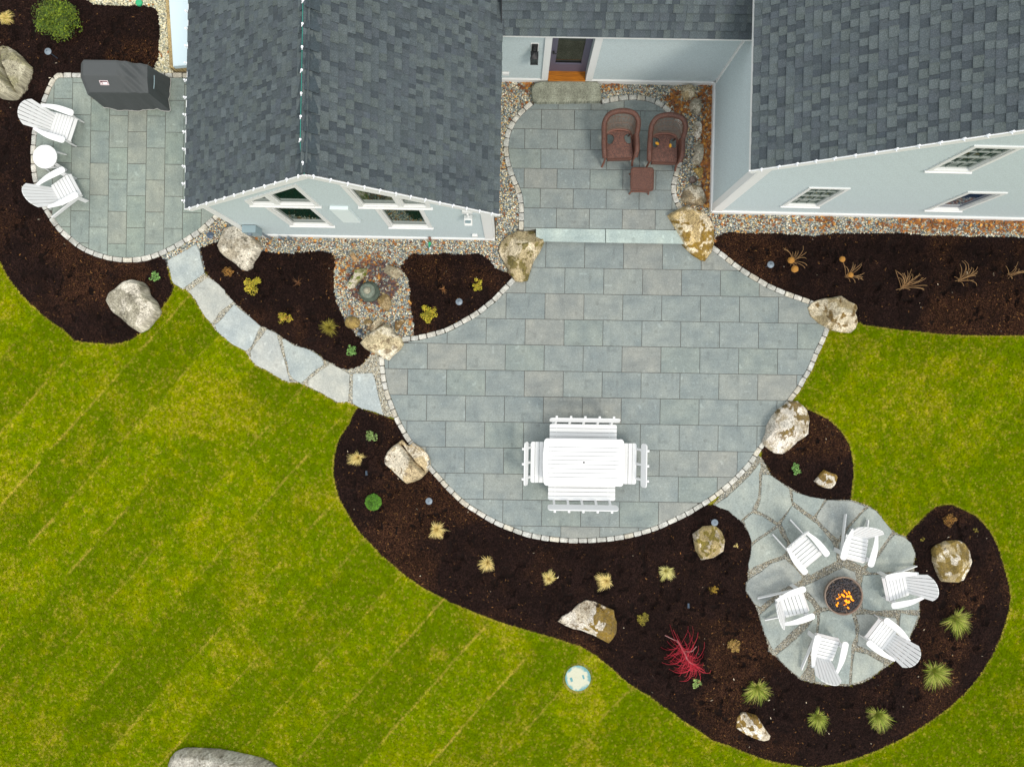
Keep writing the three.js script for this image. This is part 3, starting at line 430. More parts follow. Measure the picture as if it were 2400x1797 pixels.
{ // grass: tufts of short blades
  const r = rngOf(101), pos = []; const NB = 8;
  for (let b = 0; b < NB; b++) { const a = b / NB * 6.283 + rr(-0.3, 0.3, r), o = rr(0, 0.016, r), l = rr(0.016, 0.034, r), h = rr(0.020, 0.040, r), w = 0.0034, c = Math.cos(a), s = Math.sin(a), bx = c * o, bz = s * o; pos.push(bx - s * w, 0, bz + c * w, bx + c * l, h, bz + s * l, bx + s * w, 0, bz - c * w); }
  const g = new THREE.BufferGeometry(); g.setAttribute('position', new THREE.Float32BufferAttribute(pos, 3)); g.computeVertexNormals();
  const nn = g.attributes.normal; for (let i = 0; i < nn.count; i++) { const v = V(nn.getX(i), Math.abs(nn.getY(i)) + 0.6, nn.getZ(i)).normalize(); nn.setXYZ(i, v.x, v.y, v.z); }
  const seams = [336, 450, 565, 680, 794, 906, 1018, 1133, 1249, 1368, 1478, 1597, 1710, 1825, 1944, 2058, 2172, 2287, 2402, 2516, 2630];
  const items = [], step = 0.0268;
  for (let x = VX0; x < VX1; x += step) for (let z = VZ0; z < VZ1; z += step) {
    const X = x + rr(0, step, r), Z = z + rr(0, step, r); if (maskAt(X, Z) !== LAWN) continue;
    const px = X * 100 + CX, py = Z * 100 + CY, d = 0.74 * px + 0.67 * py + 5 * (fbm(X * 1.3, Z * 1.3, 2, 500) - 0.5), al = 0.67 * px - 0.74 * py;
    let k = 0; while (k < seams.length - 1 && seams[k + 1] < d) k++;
    const tone = (k % 2 ? 1 : -1) * 0.055 * (px < 1000 ? 1 : 0.45) + 0.16 * (hash2(k, Math.floor(al / 230 + hash2(k, 3, 9) * 3), 7) - 0.5);  // alternating mowing-stripe light effect painted into blade colour, plus random sod-roll tone
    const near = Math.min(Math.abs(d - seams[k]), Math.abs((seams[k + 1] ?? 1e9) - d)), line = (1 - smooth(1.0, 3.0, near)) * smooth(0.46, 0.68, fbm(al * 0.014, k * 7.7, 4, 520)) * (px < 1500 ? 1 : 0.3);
    const dry = smooth(0.54, 0.74, fbm(X * 1.1, Z * 1.1, 4, 530)) * 0.5 + smooth(0.62, 0.78, fbm(X * 7, Z * 7, 2, 540)) * 0.5;
    const jag = 0.02 * fbm(X * 9, Z * 9, 2, 545) + 0.012; let edge = 0; for (const [ex, ez] of [[jag, 0], [-jag, 0], [0, jag], [0, -jag]]) if (maskAt(X + ex * 1.6, Z + ez * 1.6) !== LAWN) edge = 1;
    const straw = clamp(line * 1.0 + edge * 0.6 * (0.4 + r()) + (r() < 0.05 + 0.22 * dry ? 0.75 : 0) + (r() < 0.002 ? 1 : 0));
    const lush = fbm(X * 2.4, Z * 2.4, 3, 550), mid = fbm(X * 10, Z * 10, 2, 555);
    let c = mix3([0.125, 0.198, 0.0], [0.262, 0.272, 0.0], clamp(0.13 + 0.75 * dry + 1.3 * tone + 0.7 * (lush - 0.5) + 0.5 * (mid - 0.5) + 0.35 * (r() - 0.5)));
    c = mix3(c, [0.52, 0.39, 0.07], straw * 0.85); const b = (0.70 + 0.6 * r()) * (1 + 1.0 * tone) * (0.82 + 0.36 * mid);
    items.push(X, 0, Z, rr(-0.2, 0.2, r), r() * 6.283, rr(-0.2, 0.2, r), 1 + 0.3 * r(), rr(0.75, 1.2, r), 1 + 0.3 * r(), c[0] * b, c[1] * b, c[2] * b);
  }
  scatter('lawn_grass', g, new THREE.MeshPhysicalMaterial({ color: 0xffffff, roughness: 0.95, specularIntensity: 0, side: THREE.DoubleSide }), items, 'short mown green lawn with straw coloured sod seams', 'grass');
}
{ // shredded bark
  const r = rngOf(102), g = new THREE.BoxGeometry(1, 1, 1); const items = [], step = 0.0215;
  for (let x = VX0; x < VX1; x += step) for (let z = VZ0; z < VZ1; z += step) {
    const X = x + rr(0, step, r), Z = z + rr(0, step, r); if (maskAt(X, Z) !== MULCH) continue;
    const br = smooth(0.45, 0.72, fbm(X * 0.8, Z * 0.8, 4, 600)), bl = fbm(X * 5, Z * 5, 2, 610);
    let c = mix3([0.0145, 0.0072, 0.0058], [0.042, 0.018, 0.009], clamp(br * (0.4 + 0.9 * r()) + 0.45 * (bl - 0.5)));
    const t = r(); if (t < 0.008 + 0.035 * br) c = mix3(c, [0.17, 0.085, 0.028], rr(0.3, 1, r)); else if (t > 0.9995) c = [0.55, 0.48, 0.36];
    const b = rr(0.3, 1.7, r) * (0.6 + 0.8 * fbm(X * 3.2, Z * 3.2, 3, 630)), L = rr(0.014, 0.060, r);
    items.push(X, mulchY(X, Z) + rr(-0.002, 0.022, r), Z, rr(-0.45, 0.45, r), r() * 6.283, rr(-0.45, 0.45, r), L, rr(0.004, 0.008, r), rr(0.006, 0.015, r), c[0] * b, c[1] * b, c[2] * b);
  }
  scatter('bark_mulch', g, new THREE.MeshPhysicalMaterial({ color: 0xffffff, roughness: 0.95, specularIntensity: 0.25 }), items, 'loose dark brown shredded bark covering the planting beds', 'mulch');
}
const leafGeo = (() => { // a small curled lobed leaf
  const o = [[0, -0.5], [0.16, -0.25], [0.42, -0.22], [0.26, 0.0], [0.44, 0.2], [0.18, 0.22], [0, 0.5], [-0.18, 0.22], [-0.44, 0.2], [-0.26, 0.0], [-0.42, -0.22], [-0.16, -0.25]], pos = [];
  const y = p => 0.35 * p[0] * p[0] + 0.18 * p[1] * p[1] + 0.1 * p[0];
  for (let i = 0; i < o.length; i++) { const a = o[i], b = o[(i + 1) % o.length]; pos.push(0, 0, 0, b[0], y(b), b[1], a[0], y(a), a[1]); }
  const g = new THREE.BufferGeometry(); g.setAttribute('position', new THREE.Float32BufferAttribute(pos, 3)); g.computeVertexNormals(); return g;
})();
const stoneGeo = (() => { const g = new THREE.IcosahedronGeometry(0.5, 1), p = g.attributes.position; for (let i = 0; i < p.count; i++) { const x = p.getX(i), y = p.getY(i), z = p.getZ(i), k = 1 + 0.22 * (noise3(x * 2 + 3, y * 2 + 5, z * 2 + 9, 5) - 0.5) * 2; p.setXYZ(i, x * k, y * k, z * k); } g.computeVertexNormals(); return toCreasedNormals(g, 1.2); })();
const fountain = at(864, 680, 0);
const leafDensity = (X, Z) => { // where the brown leaves have drifted
  const px = X * 100 + CX, py = Z * 100 + CY, n = fbm(X * 2.2, Z * 2.2, 3, 700); let d = 0.012 + 0.05 * smooth(0.55, 0.7, n);
  if (px > 1628 && py < 490) d += 0.75 * smooth(1625, 1650, px) * (0.5 + n);
  d += 0.9 * Math.max(0, 1 - Math.hypot((px - 1590) / 55, (py - 250) / 40)) ;
  if (px > 1660 && py > 480 && py < 580) d += (1 - smooth(512, 545, py - (px - 1680) * 0.02)) * smooth(0.36, 0.58, fbm(X * 1.1 + 4, Z * 1.1, 3, 710)) * 0.7 * smooth(1700, 1950, px) + 0.05;
  d += 0.8 * Math.max(0, 1 - Math.hypot((px - 1236) / 26, (py - 200) / 26)) + 0.5 * Math.max(0, 1 - Math.hypot((px - 1425) / 45, (py - 200) / 22));
  d += 0.55 * Math.max(0, 1 - Math.hypot((px - 855) / 95, (py - 628) / 45)) * (0.1 + n) + 0.22 * Math.max(0, 1 - Math.hypot((px - 880) / 120, (py - 690) / 110)) * n;
  return d;
};
{ // pebbles round the houses, finer grit between the flagstones
  const r = rngOf(103), items = [], leaves = [];
  const pal = [[0.48, 0.46, 0.36], [0.26, 0.29, 0.285], [0.16, 0.195, 0.205], [0.42, 0.31, 0.15], [0.62, 0.59, 0.49], [0.10, 0.12, 0.13], [0.31, 0.33, 0.29], [0.30, 0.14, 0.06], [0.20, 0.24, 0.22], [0.52, 0.42, 0.22], [0.13, 0.15, 0.155]];
  const tan = [[0.50, 0.45, 0.27], [0.58, 0.53, 0.36], [0.38, 0.36, 0.24], [0.28, 0.30, 0.24], [0.62, 0.60, 0.47], [0.22, 0.22, 0.16]];
  const gritP = [[0.36, 0.34, 0.27], [0.26, 0.27, 0.245], [0.19, 0.20, 0.19], [0.46, 0.43, 0.33], [0.30, 0.25, 0.16], [0.55, 0.54, 0.47]];
  for (let pass = 0; pass < 2; pass++) for (let x = VX0; x < VX1; x += 0.030) for (let z = VZ0; z < VZ1; z += 0.030) {
    const X = x + rr(0, 0.03, r), Z = z + rr(0, 0.03, r), k = maskAt(X, Z); if (k !== PEBBLE) continue;
    const top = X < -6 && Z < -6, f = Math.hypot(X - fountain[0] - 0.12, (Z - fountain[1] + 0.18) * 1.1), wet = (1 - smooth(0.40, 0.72, f)) * smooth(0.3, 0.6, fbm(X * 3, Z * 3, 3, 720) + 0.12);
    let c = (top ? tan : pal)[Math.floor(r() * (top ? tan : pal).length)], s = top ? rr(0.022, 0.045, r) : rr(0.016, 0.040, r);
    if (wet > 0.35 && r() < wet) { c = mix3([0.050, 0.032, 0.036], [0.15, 0.06, 0.03], r() * r()); if (r() < 0.4) c = pal[Math.floor(r() * pal.length)].map(v => v * 0.5); s = rr(0.022, 0.075, r); }
    const b = rr(0.7, 1.2, r);
    items.push(X, G(X, Z) + 0.004 + 0.006 * pass + s * 0.2, Z, rr(-0.5, 0.5, r), r() * 6.283, rr(-0.5, 0.5, r), s * rr(0.9, 1.5, r), s * rr(0.55, 0.8, r), s, c[0] * b, c[1] * b, c[2] * b);
    if (r() < leafDensity(X, Z) * 0.34) { const q = r(), lc = q < 0.5 ? [0.30, 0.115, 0.022] : q < 0.85 ? [0.17, 0.062, 0.022] : [0.48, 0.24, 0.05], ls = rr(0.05, 0.10, r), lb = rr(0.7, 1.2, r); leaves.push(X, G(X, Z) + rr(0.03, 0.05, r), Z, rr(-0.5, 0.5, r), r() * 6.283, rr(-0.5, 0.5, r), ls, ls, ls, lc[0] * lb, lc[1] * lb, lc[2] * lb); }
  }
  for (let pass = 0; pass < 2; pass++) for (let x = VX0; x < VX1; x += 0.019) for (let z = VZ0; z < VZ1; z += 0.019) {
    const X = x + rr(0, 0.019, r), Z = z + rr(0, 0.019, r); if (maskAt(X, Z) !== GRIT) continue;
    const c = gritP[Math.floor(r() * gritP.length)], s = rr(0.010, 0.026, r), b = rr(0.7, 1.25, r) * (X > 4 ? 0.78 : 1.05);
    items.push(X, G(X, Z) + 0.02 + 0.004 * pass, Z, r(), r() * 6.283, r(), s * rr(0.9, 1.4, r), s * 0.7, s, c[0] * b, c[1] * b, c[2] * b);
  }
  scatter('pebbles', stoneGeo, std([1, 1, 1], 0.75), items, 'mixed grey tan and rust river pebbles around the houses and between flagstones', 'pebbles');
  scatter('fallen_leaves', leafGeo, new THREE.MeshStandardMaterial({ roughness: 0.8, side: THREE.DoubleSide }), leaves, 'dry orange brown leaves drifted over the pebbles', 'leaves');
}
// ---------------------------------------------------------------- houses
function tri3(list) { const g = new THREE.BufferGeometry(), pos = [], uv = []; for (const [a, b, c] of list) for (const p of [a, b, c]) { pos.push(...p); uv.push(p[0] + p[2], p[1]); } g.setAttribute('position', new THREE.Float32BufferAttribute(pos, 3)); g.setAttribute('uv', new THREE.Float32BufferAttribute(uv, 2)); g.computeVertexNormals(); return g; }
const quad = (a, b, c, d) => [[a, b, c], [a, c, d]];
// clapboards: overlapping boards with a real lip; xr(y) gives the wall's extent, holes are intervals to leave open
function clapboards(y0, y1, xr, holes) {
  const t = [], ex = 0.112;
  for (let y = y0; y < y1; y += ex) {
    const top = Math.min(y + ex, y1), ym = (y + top) / 2; let [a, b] = xr(top + 0.14); if (b - a < 0.02) continue;
    let seg = [[a, b]]; for (const h of holes) { const q = h(ym); if (!q) continue; const o = []; for (const [s, e] of seg) { if (q[1] <= s || q[0] >= e) { o.push([s, e]); continue; } if (q[0] > s) o.push([s, q[0]]); if (q[1] < e) o.push([q[1], e]); } seg = o; }
    for (const [s, e] of seg) { t.push(...quad([s, y, 0.014], [e, y, 0.014], [e, top, 0.002], [s, top, 0.002]), ...quad([s, y, 0.0], [e, y, 0.0], [e, y, 0.014], [s, y, 0.014])); }
  }
  return tri3(t);
}
function ring(outer, w, zf, zb) { // a picture-frame around an opening, front at zf, back at zb
  const o = orient(outer), i = inset(o, w), t = [], n = o.length;
  for (let k = 0; k < n; k++) { const j = (k + 1) % n, P = (q, z) => [q[0], q[1], z]; t.push(...quad(P(o[k], zf), P(o[j], zf), P(i[j], zf), P(i[k], zf)), ...quad(P(o[k], zb), P(o[j], zb), P(o[j], zf), P(o[k], zf)), ...quad(P(i[k], zf), P(i[j], zf), P(i[j], zb), P(i[k], zb))); }
  return tri3(t);
}
const face = (poly, z) => tri3(THREE.ShapeUtils.triangulateShape(orient(poly).map(p => new THREE.Vector2(...p)), []).map(t => t.map(k => [...orient(poly)[k], z])));
const holeOf = poly => y => { const xs = []; for (let i = 0; i < poly.length; i++) { const a = poly[i], b = poly[(i + 1) % poly.length]; if ((a[1] <= y) !== (b[1] <= y)) xs.push(a[0] + (y - a[1]) / (b[1] - a[1]) * (b[0] - a[0])); } return xs.length < 2 ? null : [Math.min(...xs), Math.max(...xs)]; };
function windowUnit(parent, outer, opts = {}) {
  const cw = opts.casing ?? 0.078, o = orient(outer), xs = o.map(p => p[0]), ys = o.map(p => p[1]), x0 = Math.min(...xs), x1 = Math.max(...xs), y0 = Math.min(...ys);
  const w = part('window', ring(o, cw, 0.035, -0.06), M.white, parent);
  part('sill', rbox(x1 - x0 + 0.04, 0.03, 0.05, (x0 + x1) / 2, y0 + 0.012, 0.036), M.white, w);
  const inn = inset(o, cw - 0.001); let cells = [inn];
  if (opts.split) { // a wide post between two panes
    const sx = opts.split, hw = 0.05; const L = clipRect(inn, -99, -99, sx - hw, 99), R = clipRect(inn, sx + hw, -99, 99, 99); cells = [L, R];
    const p = clipRect(inn, sx - hw, -99, sx + hw, 99); part('mullion', tri3([...THREE.ShapeUtils.triangulateShape(orient(p).map(q => new THREE.Vector2(...q)), []).map(t => t.map(k => [...orient(p)[k], 0.03])), ...orient(p).flatMap((q, k, a) => { const n = a[(k + 1) % a.length]; return quad([...q, -0.06], [...n, -0.06], [...n, 0.03], [...q, 0.03]); })]), M.white, w);
  }
  for (const c of cells) {
    part('sash', ring(c, opts.grid ? 0.012 : 0.028, 0.005, -0.05), M.white, w);
    const pane = inset(orient(c), opts.grid ? 0.011 : 0.027);
    if (!opts.grid) part('pane', face(pane, -0.028), opts.glass || M.glass, w);
    else {
      const gx = pane.map(p => p[0]), gy = pane.map(p => p[1]), a0 = Math.min(...gx), a1 = Math.max(...gx), b0 = Math.min(...gy), b1 = Math.max(...gy), mid = (b0 + b1) / 2, sash = opts.sashMat || M.sash;
      part('meeting_rail', rbox(a1 - a0, 0.04, 0.04, (a0 + a1) / 2, mid, -0.025), sash, w);
      for (const [s0, s1, z] of [[b0, mid - 0.02, -0.045], [mid + 0.02, b1, -0.025]]) {
        for (let i = 0; i < 3; i++) for (let j = 0; j < 2; j++) part('pane', face([[lerp(a0, a1, i / 3), lerp(s0, s1, j / 2)], [lerp(a0, a1, (i + 1) / 3), lerp(s0, s1, j / 2)], [lerp(a0, a1, (i + 1) / 3), lerp(s0, s1, (j + 1) / 2)], [lerp(a0, a1, i / 3), lerp(s0, s1, (j + 1) / 2)]], z), M.glass, w);
        for (let i = 1; i < 3; i++) part('muntin', box(0.016, s1 - s0, 0.02, lerp(a0, a1, i / 3), (s0 + s1) / 2, z + 0.011), sash, w);
        part('muntin', box(a1 - a0, 0.016, 0.022, (a0 + a1) / 2, (s0 + s1) / 2, z + 0.0125), sash, w);
        part('sash', ring([[a0, s0], [a1, s0], [a1, s1], [a0, s1]], 0.03, z + 0.022, z - 0.01), sash, w);
      }
    }
  }
  return w;
}
M.sash = std([0.30, 0.34, 0.32], 0.5);
function localRay(grp, px, py) { grp.updateMatrixWorld(true); const inv = grp.matrixWorld.clone().invert(); const [gx, gz] = at(px, py, 0); const o = V(0, CAM_H, 0).applyMatrix4(inv), e = V(gx, 0, gz).applyMatrix4(inv); return [o, e.sub(o)]; }
const onFront = (grp, px, py, z = 0) => { const [o, d] = localRay(grp, px, py), t = (z - o.z) / d.z; return [o.x + d.x * t, o.y + d.y * t]; };
const rect = (a, b) => [[a[0], a[1]], [b[0], a[1]], [b[0], b[1]], [a[0], b[1]]];

// shingles: wedge-shaped tabs laid in courses. O: start of the eave, N: up from the roof, Vv: up the slope
const EXPO = 0.146, tabLen = [0.075, 0.10, 0.125, 0.15, 0.185], tabGeo = [];
for (const th of [0.011, 0.024]) for (const L of tabLen) {
  const b = EXPO + 0.012, P = [[0, 0, 0], [L, 0, 0], [L, 0.002, b], [0, 0.002, b], [0, th, 0], [L, th, 0], [L, th * 0.25 + 0.002, b], [0, th * 0.25 + 0.002, b]];
  const ids = [[4, 7, 6], [4, 6, 5], [0, 1, 5], [0, 5, 4], [0, 4, 7], [0, 7, 3], [1, 2, 6], [1, 6, 5]], pos = [], uv = [];
  for (const t of ids) for (const k of t) { pos.push(...P[k]); uv.push(P[k][0], P[k][2] + P[k][1]); }
  const g = new THREE.BufferGeometry(); g.setAttribute('position', new THREE.Float32BufferAttribute(pos, 3)); g.setAttribute('uv', new THREE.Float32BufferAttribute(uv, 2)); g.computeVertexNormals(); tabGeo.push(g);
}
function shingleRoof(house, roof, slopes, seed, most = 300) {
  const r = rngOf(seed), tabs = []; house.updateMatrixWorld(true);
  for (const { O, N, Vv, len, up } of slopes) {
    const U = N.clone().cross(Vv).normalize(), basis = new THREE.Matrix4().makeBasis(U, N, Vv);
    for (let k = 0; k * EXPO < up - 0.02; k++) {
      let u = 0, thick = r() < 0.5, tone = 0; 
      while (u < len) {
        const li = thick ? 1 + Math.floor(r() * 4) : Math.floor(r() * 4), L = tabLen[li]; if (u + L > len) u = len - L; {
          const p = O.clone().addScaledVector(U, u).addScaledVector(Vv, k * EXPO).addScaledVector(N, 0.004 + 0.003 * r());
          const m = basis.clone().setPosition(p), c = p.clone().addScaledVector(U, L / 2).addScaledVector(Vv, 0.07).applyMatrix4(house.matrixWorld);
          const dep = CAM_H - c.y, px = CX + c.x * FOCAL / dep, py = CY + c.z * FOCAL / dep; const view = V(-c.x, dep, -c.z), n = N.clone().transformDirection(house.matrixWorld);
          const inside = px > 4 && px < 2396 && py > 4 && py < 1793;
          tabs.push({ m, gi: (thick ? 5 : 0) + li, mi: thick ? [0, 2, 4, 0, 2, 5][Math.floor(r() * 6)] : [1, 3, 5, 1, 3, 0][Math.floor(r() * 6)], size: inside ? L * view.normalize().dot(n) / (dep * dep) : -1 });  // thin gap tabs take the darker tints: shadow put into the colour
        }
        u += L; thick = r() < 0.75 ? !thick : thick;
      }
    }
  }
  tabs.sort((a, b) => b.size - a.size);
  const uvr = rngOf(seed + 1), rest = [];
  tabs.forEach((t, i) => {
    if (i < most && t.size > 0) { const s = part('shingle', tabGeo[t.gi], M.shingle[t.mi], roof); s.applyMatrix4(t.m); }
    else { const g = tabGeo[t.gi].clone().applyMatrix4(t.m), n = g.attributes.position.count, c = new Float32Array(n * 3); for (let q = 0; q < n; q++) c.set(roofTints[t.mi], q * 3); g.setAttribute('color', new THREE.BufferAttribute(c, 3)); const a = uvr(), b = uvr(), uv = g.attributes.uv; for (let q = 0; q < n; q++) uv.setXY(q, uv.getX(q) + a, uv.getY(q) + b); rest.push(g); }
  });
  const all = part('shingle_field', mergeGeometries(rest), M.shingleAll, roof); all.userData.kind = 'stuff';
}
const slopeLine = (e, s, ov) => x => e + s * (x + ov);

// ---- gable house on the left
const gh = thing('gable_house', 'blue clapboard gable house end with four green reflecting windows and dark shingle roof', 'house', [-6.095, 0, -3.485], -0.0185);
{
  const Wd = 5.67, ov = 0.16, eh = 3.02, sl = 0.815, half = Wd / 2, rh = eh + sl * (half + ov), back = -10.5, fr = 0.12;
  const f = (px, py, z = 0) => onFront(gh, px, py, z);
  const P = (x0, y0, ...l) => T(x0, y0, l).map(p => f(...p));
  const winUL = P(400, 300, 775, 738, 1450, 745, 1212, 532, 712, 692), winLL = rect(P(400, 300, 1163, 935)[0], P(400, 300, 1378, 757)[0]);
  const winUR = P(750, 300, 388, 755, 1074, 765, 1062, 712, 192, 537), winLR = rect(P(750, 300, 672, 952)[0], P(750, 300, 998, 772)[0]);
  const wl = y => [Math.max(0.10, (y - eh) / sl - ov), Math.min(Wd - 0.10, Wd - ((y - eh) / sl - ov))];
  part('wall', clapboards(0.16, rh - 0.06, wl, [winUL, winLL, winUR, winLR].map(p => holeOf(inset(orient(p), 0.05)))), M.siding, gh);
  { const s = new THREE.Shape([[0, -0.2], [Wd, -0.2], [Wd, eh], [half, rh - 0.12], [0, eh]].map(p => new THREE.Vector2(...p))); for (const w of [winUL, winLL, winUR, winLR]) s.holes.push(new THREE.Path(inset(orient(w), 0.04).reverse().map(p => new THREE.Vector2(...p)))); const g = new THREE.ExtrudeGeometry(s, { depth: 0.12, bevelEnabled: false }); g.translate(0, 0, -0.125); part('wall_core', g, M.siding, gh); }
  part('side_wall', merged([box(0.12, eh + 0.2, 10, 0.06, eh / 2 - 0.1, -5.2), box(0.12, eh + 0.2, 10, Wd - 0.06, eh / 2 - 0.1, -5.2), box(Wd - 0.3, 0.1, 9.8, half, 2.6, -5.1)]), M.siding, gh);
  windowUnit(gh, winLL); windowUnit(gh, winLR);
  windowUnit(gh, winUL, { split: lerp(winUL[0][0], winUL[1][0], 0.41) }); windowUnit(gh, winUR, { split: lerp(winUR[0][0], winUR[1][0], 0.59) });
  part('base_trim', rbox(Wd + 0.05, 0.20, 0.045, half, 0.07, 0.025), M.white, gh);
  for (const x of [0.065, Wd - 0.08]) { part('corner_board', rbox(x < 1 ? 0.15 : 0.2, eh - 0.1, 0.03, x + (x < 1 ? 0.01 : -0.02), eh / 2 + 0.07, 0.022), M.white, gh); }
  part('corner_board', rbox(0.03, eh - 0.1, 0.2, Wd + 0.012, eh / 2 + 0.07, -0.095), M.white, gh);
  const roofS = new THREE.Shape([[-ov, eh], [half, rh], [Wd + ov, eh], [Wd + ov, eh - 0.13], [half, rh - 0.16], [-ov, eh - 0.13]].map(p => new THREE.Vector2(...p)));
  const rg = new THREE.ExtrudeGeometry(roofS, { depth: fr - back, bevelEnabled: false }); rg.translate(0, 0, back); const roof = part('roof', rg, M.deck, gh);
  const th = Math.atan(sl), run = (half + ov) / Math.cos(th);
  shingleRoof(gh, roof, [
    { O: V(-ov - 0.01, eh, fr + 0.01), N: V(-Math.sin(th), Math.cos(th), 0), Vv: V(Math.cos(th), Math.sin(th), 0), len: 6.2, up: run },
    { O: V(Wd + ov + 0.01, eh, fr + 0.01 - 6.2), N: V(Math.sin(th), Math.cos(th), 0), Vv: V(-Math.cos(th), Math.sin(th), 0), len: 6.2, up: run }], 41);
  for (let i = 0; i < 18; i++) { // bent ridge caps, each lapping the next
    const z0 = fr - 0.325 * i, w = 0.215, g = tri3([...quad([half - w * Math.cos(th), rh - w * Math.sin(th) + 0.050, z0 + 0.01], [half, rh + 0.080, z0 + 0.01], [half, rh + 0.030, z0 - 0.36], [half - w * Math.cos(th), rh - w * Math.sin(th) + 0.008, z0 - 0.36]), ...quad([half, rh + 0.080, z0 + 0.01], [half + w * Math.cos(th), rh - w * Math.sin(th) + 0.050, z0 + 0.01], [half + w * Math.cos(th), rh - w * Math.sin(th) + 0.008, z0 - 0.36], [half, rh + 0.030, z0 - 0.36]), ...quad([half - w * Math.cos(th), rh - w * Math.sin(th), z0 + 0.01], [half, rh + 0.025, z0 + 0.01], [half, rh + 0.080, z0 + 0.01], [half - w * Math.cos(th), rh - w * Math.sin(th) + 0.050, z0 + 0.01]), ...quad([half, rh + 0.025, z0 + 0.01], [half + w * Math.cos(th), rh - w * Math.sin(th), z0 + 0.01], [half + w * Math.cos(th), rh - w * Math.sin(th) + 0.050, z0 + 0.01], [half, rh + 0.080, z0 + 0.01])]);
    part('ridge_cap', g, M.ridge, roof);
  }
  for (const s of [-1, 1]) part('rake_board', bar([half, rh - 0.095, fr + 0.016], [half + s * (half + ov), eh - 0.085, fr + 0.016], 0.03, 0.15), M.white, gh);
  part('fascia_board', rbox(0.03, 0.12, fr - back, -ov + 0.012, eh - 0.085, (fr + back) / 2), M.white, gh); part('fascia_board', rbox(0.03, 0.12, fr - back, Wd + ov - 0.012, eh - 0.085, (fr + back) / 2), M.white, gh);
  // fittings on the wall
  { const a = P(400, 300, 1632, 882)[0], b = P(400, 300, 1735, 755)[0]; part('vent_cover', rbox(0.36, b[1] - a[1], 0.07, (a[0] + b[0]) / 2 + 0.03, (a[1] + b[1]) / 2, 0.04), std([0.70, 0.79, 0.80], 0.55), gh); }
  { const a = P(750, 300, 1440, 835)[0], lamp = part('flood_light', merged([rbox(0.2, 0.16, 0.05, a[0], a[1] + 0.36, 0.04), rbox(0.16, 0.2, 0.12, a[0], a[1], 0.12, -0.5), cyl(0.018, 0.018, 0.2, a[0], a[1] + 0.2, 0.07)]), M.white, gh); part('lens', rbox(0.11, 0.02, 0.09, a[0], a[1] + 0.085, 0.165, -0.5), M.meter, lamp); }
  { const a = P(750, 300, 1503, 1025)[0]; part('outlet_cover', rbox(0.12, 0.16, 0.06, a[0], a[1], 0.045), M.white, gh); }
  { const a = P(400, 300, 835, 985)[0]; const mt = part('meter_box', rbox(0.30, 0.42, 0.16, a[0] + 0.02, a[1] + 0.35, 0.1), M.meter, gh); part('meter_dial', cyl(0.05, 0.05, 0.05, a[0], a[1] + 0.42, 0.2, 20, Math.PI / 2), M.lightCap, mt); for (const dx of [0.12, 0.42, 0.62]) part('conduit', cyl(0.028, 0.028, dx < 0.2 ? 0.75 : 0.28, a[0] + dx, dx < 0.2 ? 0.36 : 0.16, dx < 0.2 ? 0.09 : 0.11, 12), M.lightCap, mt); }
}

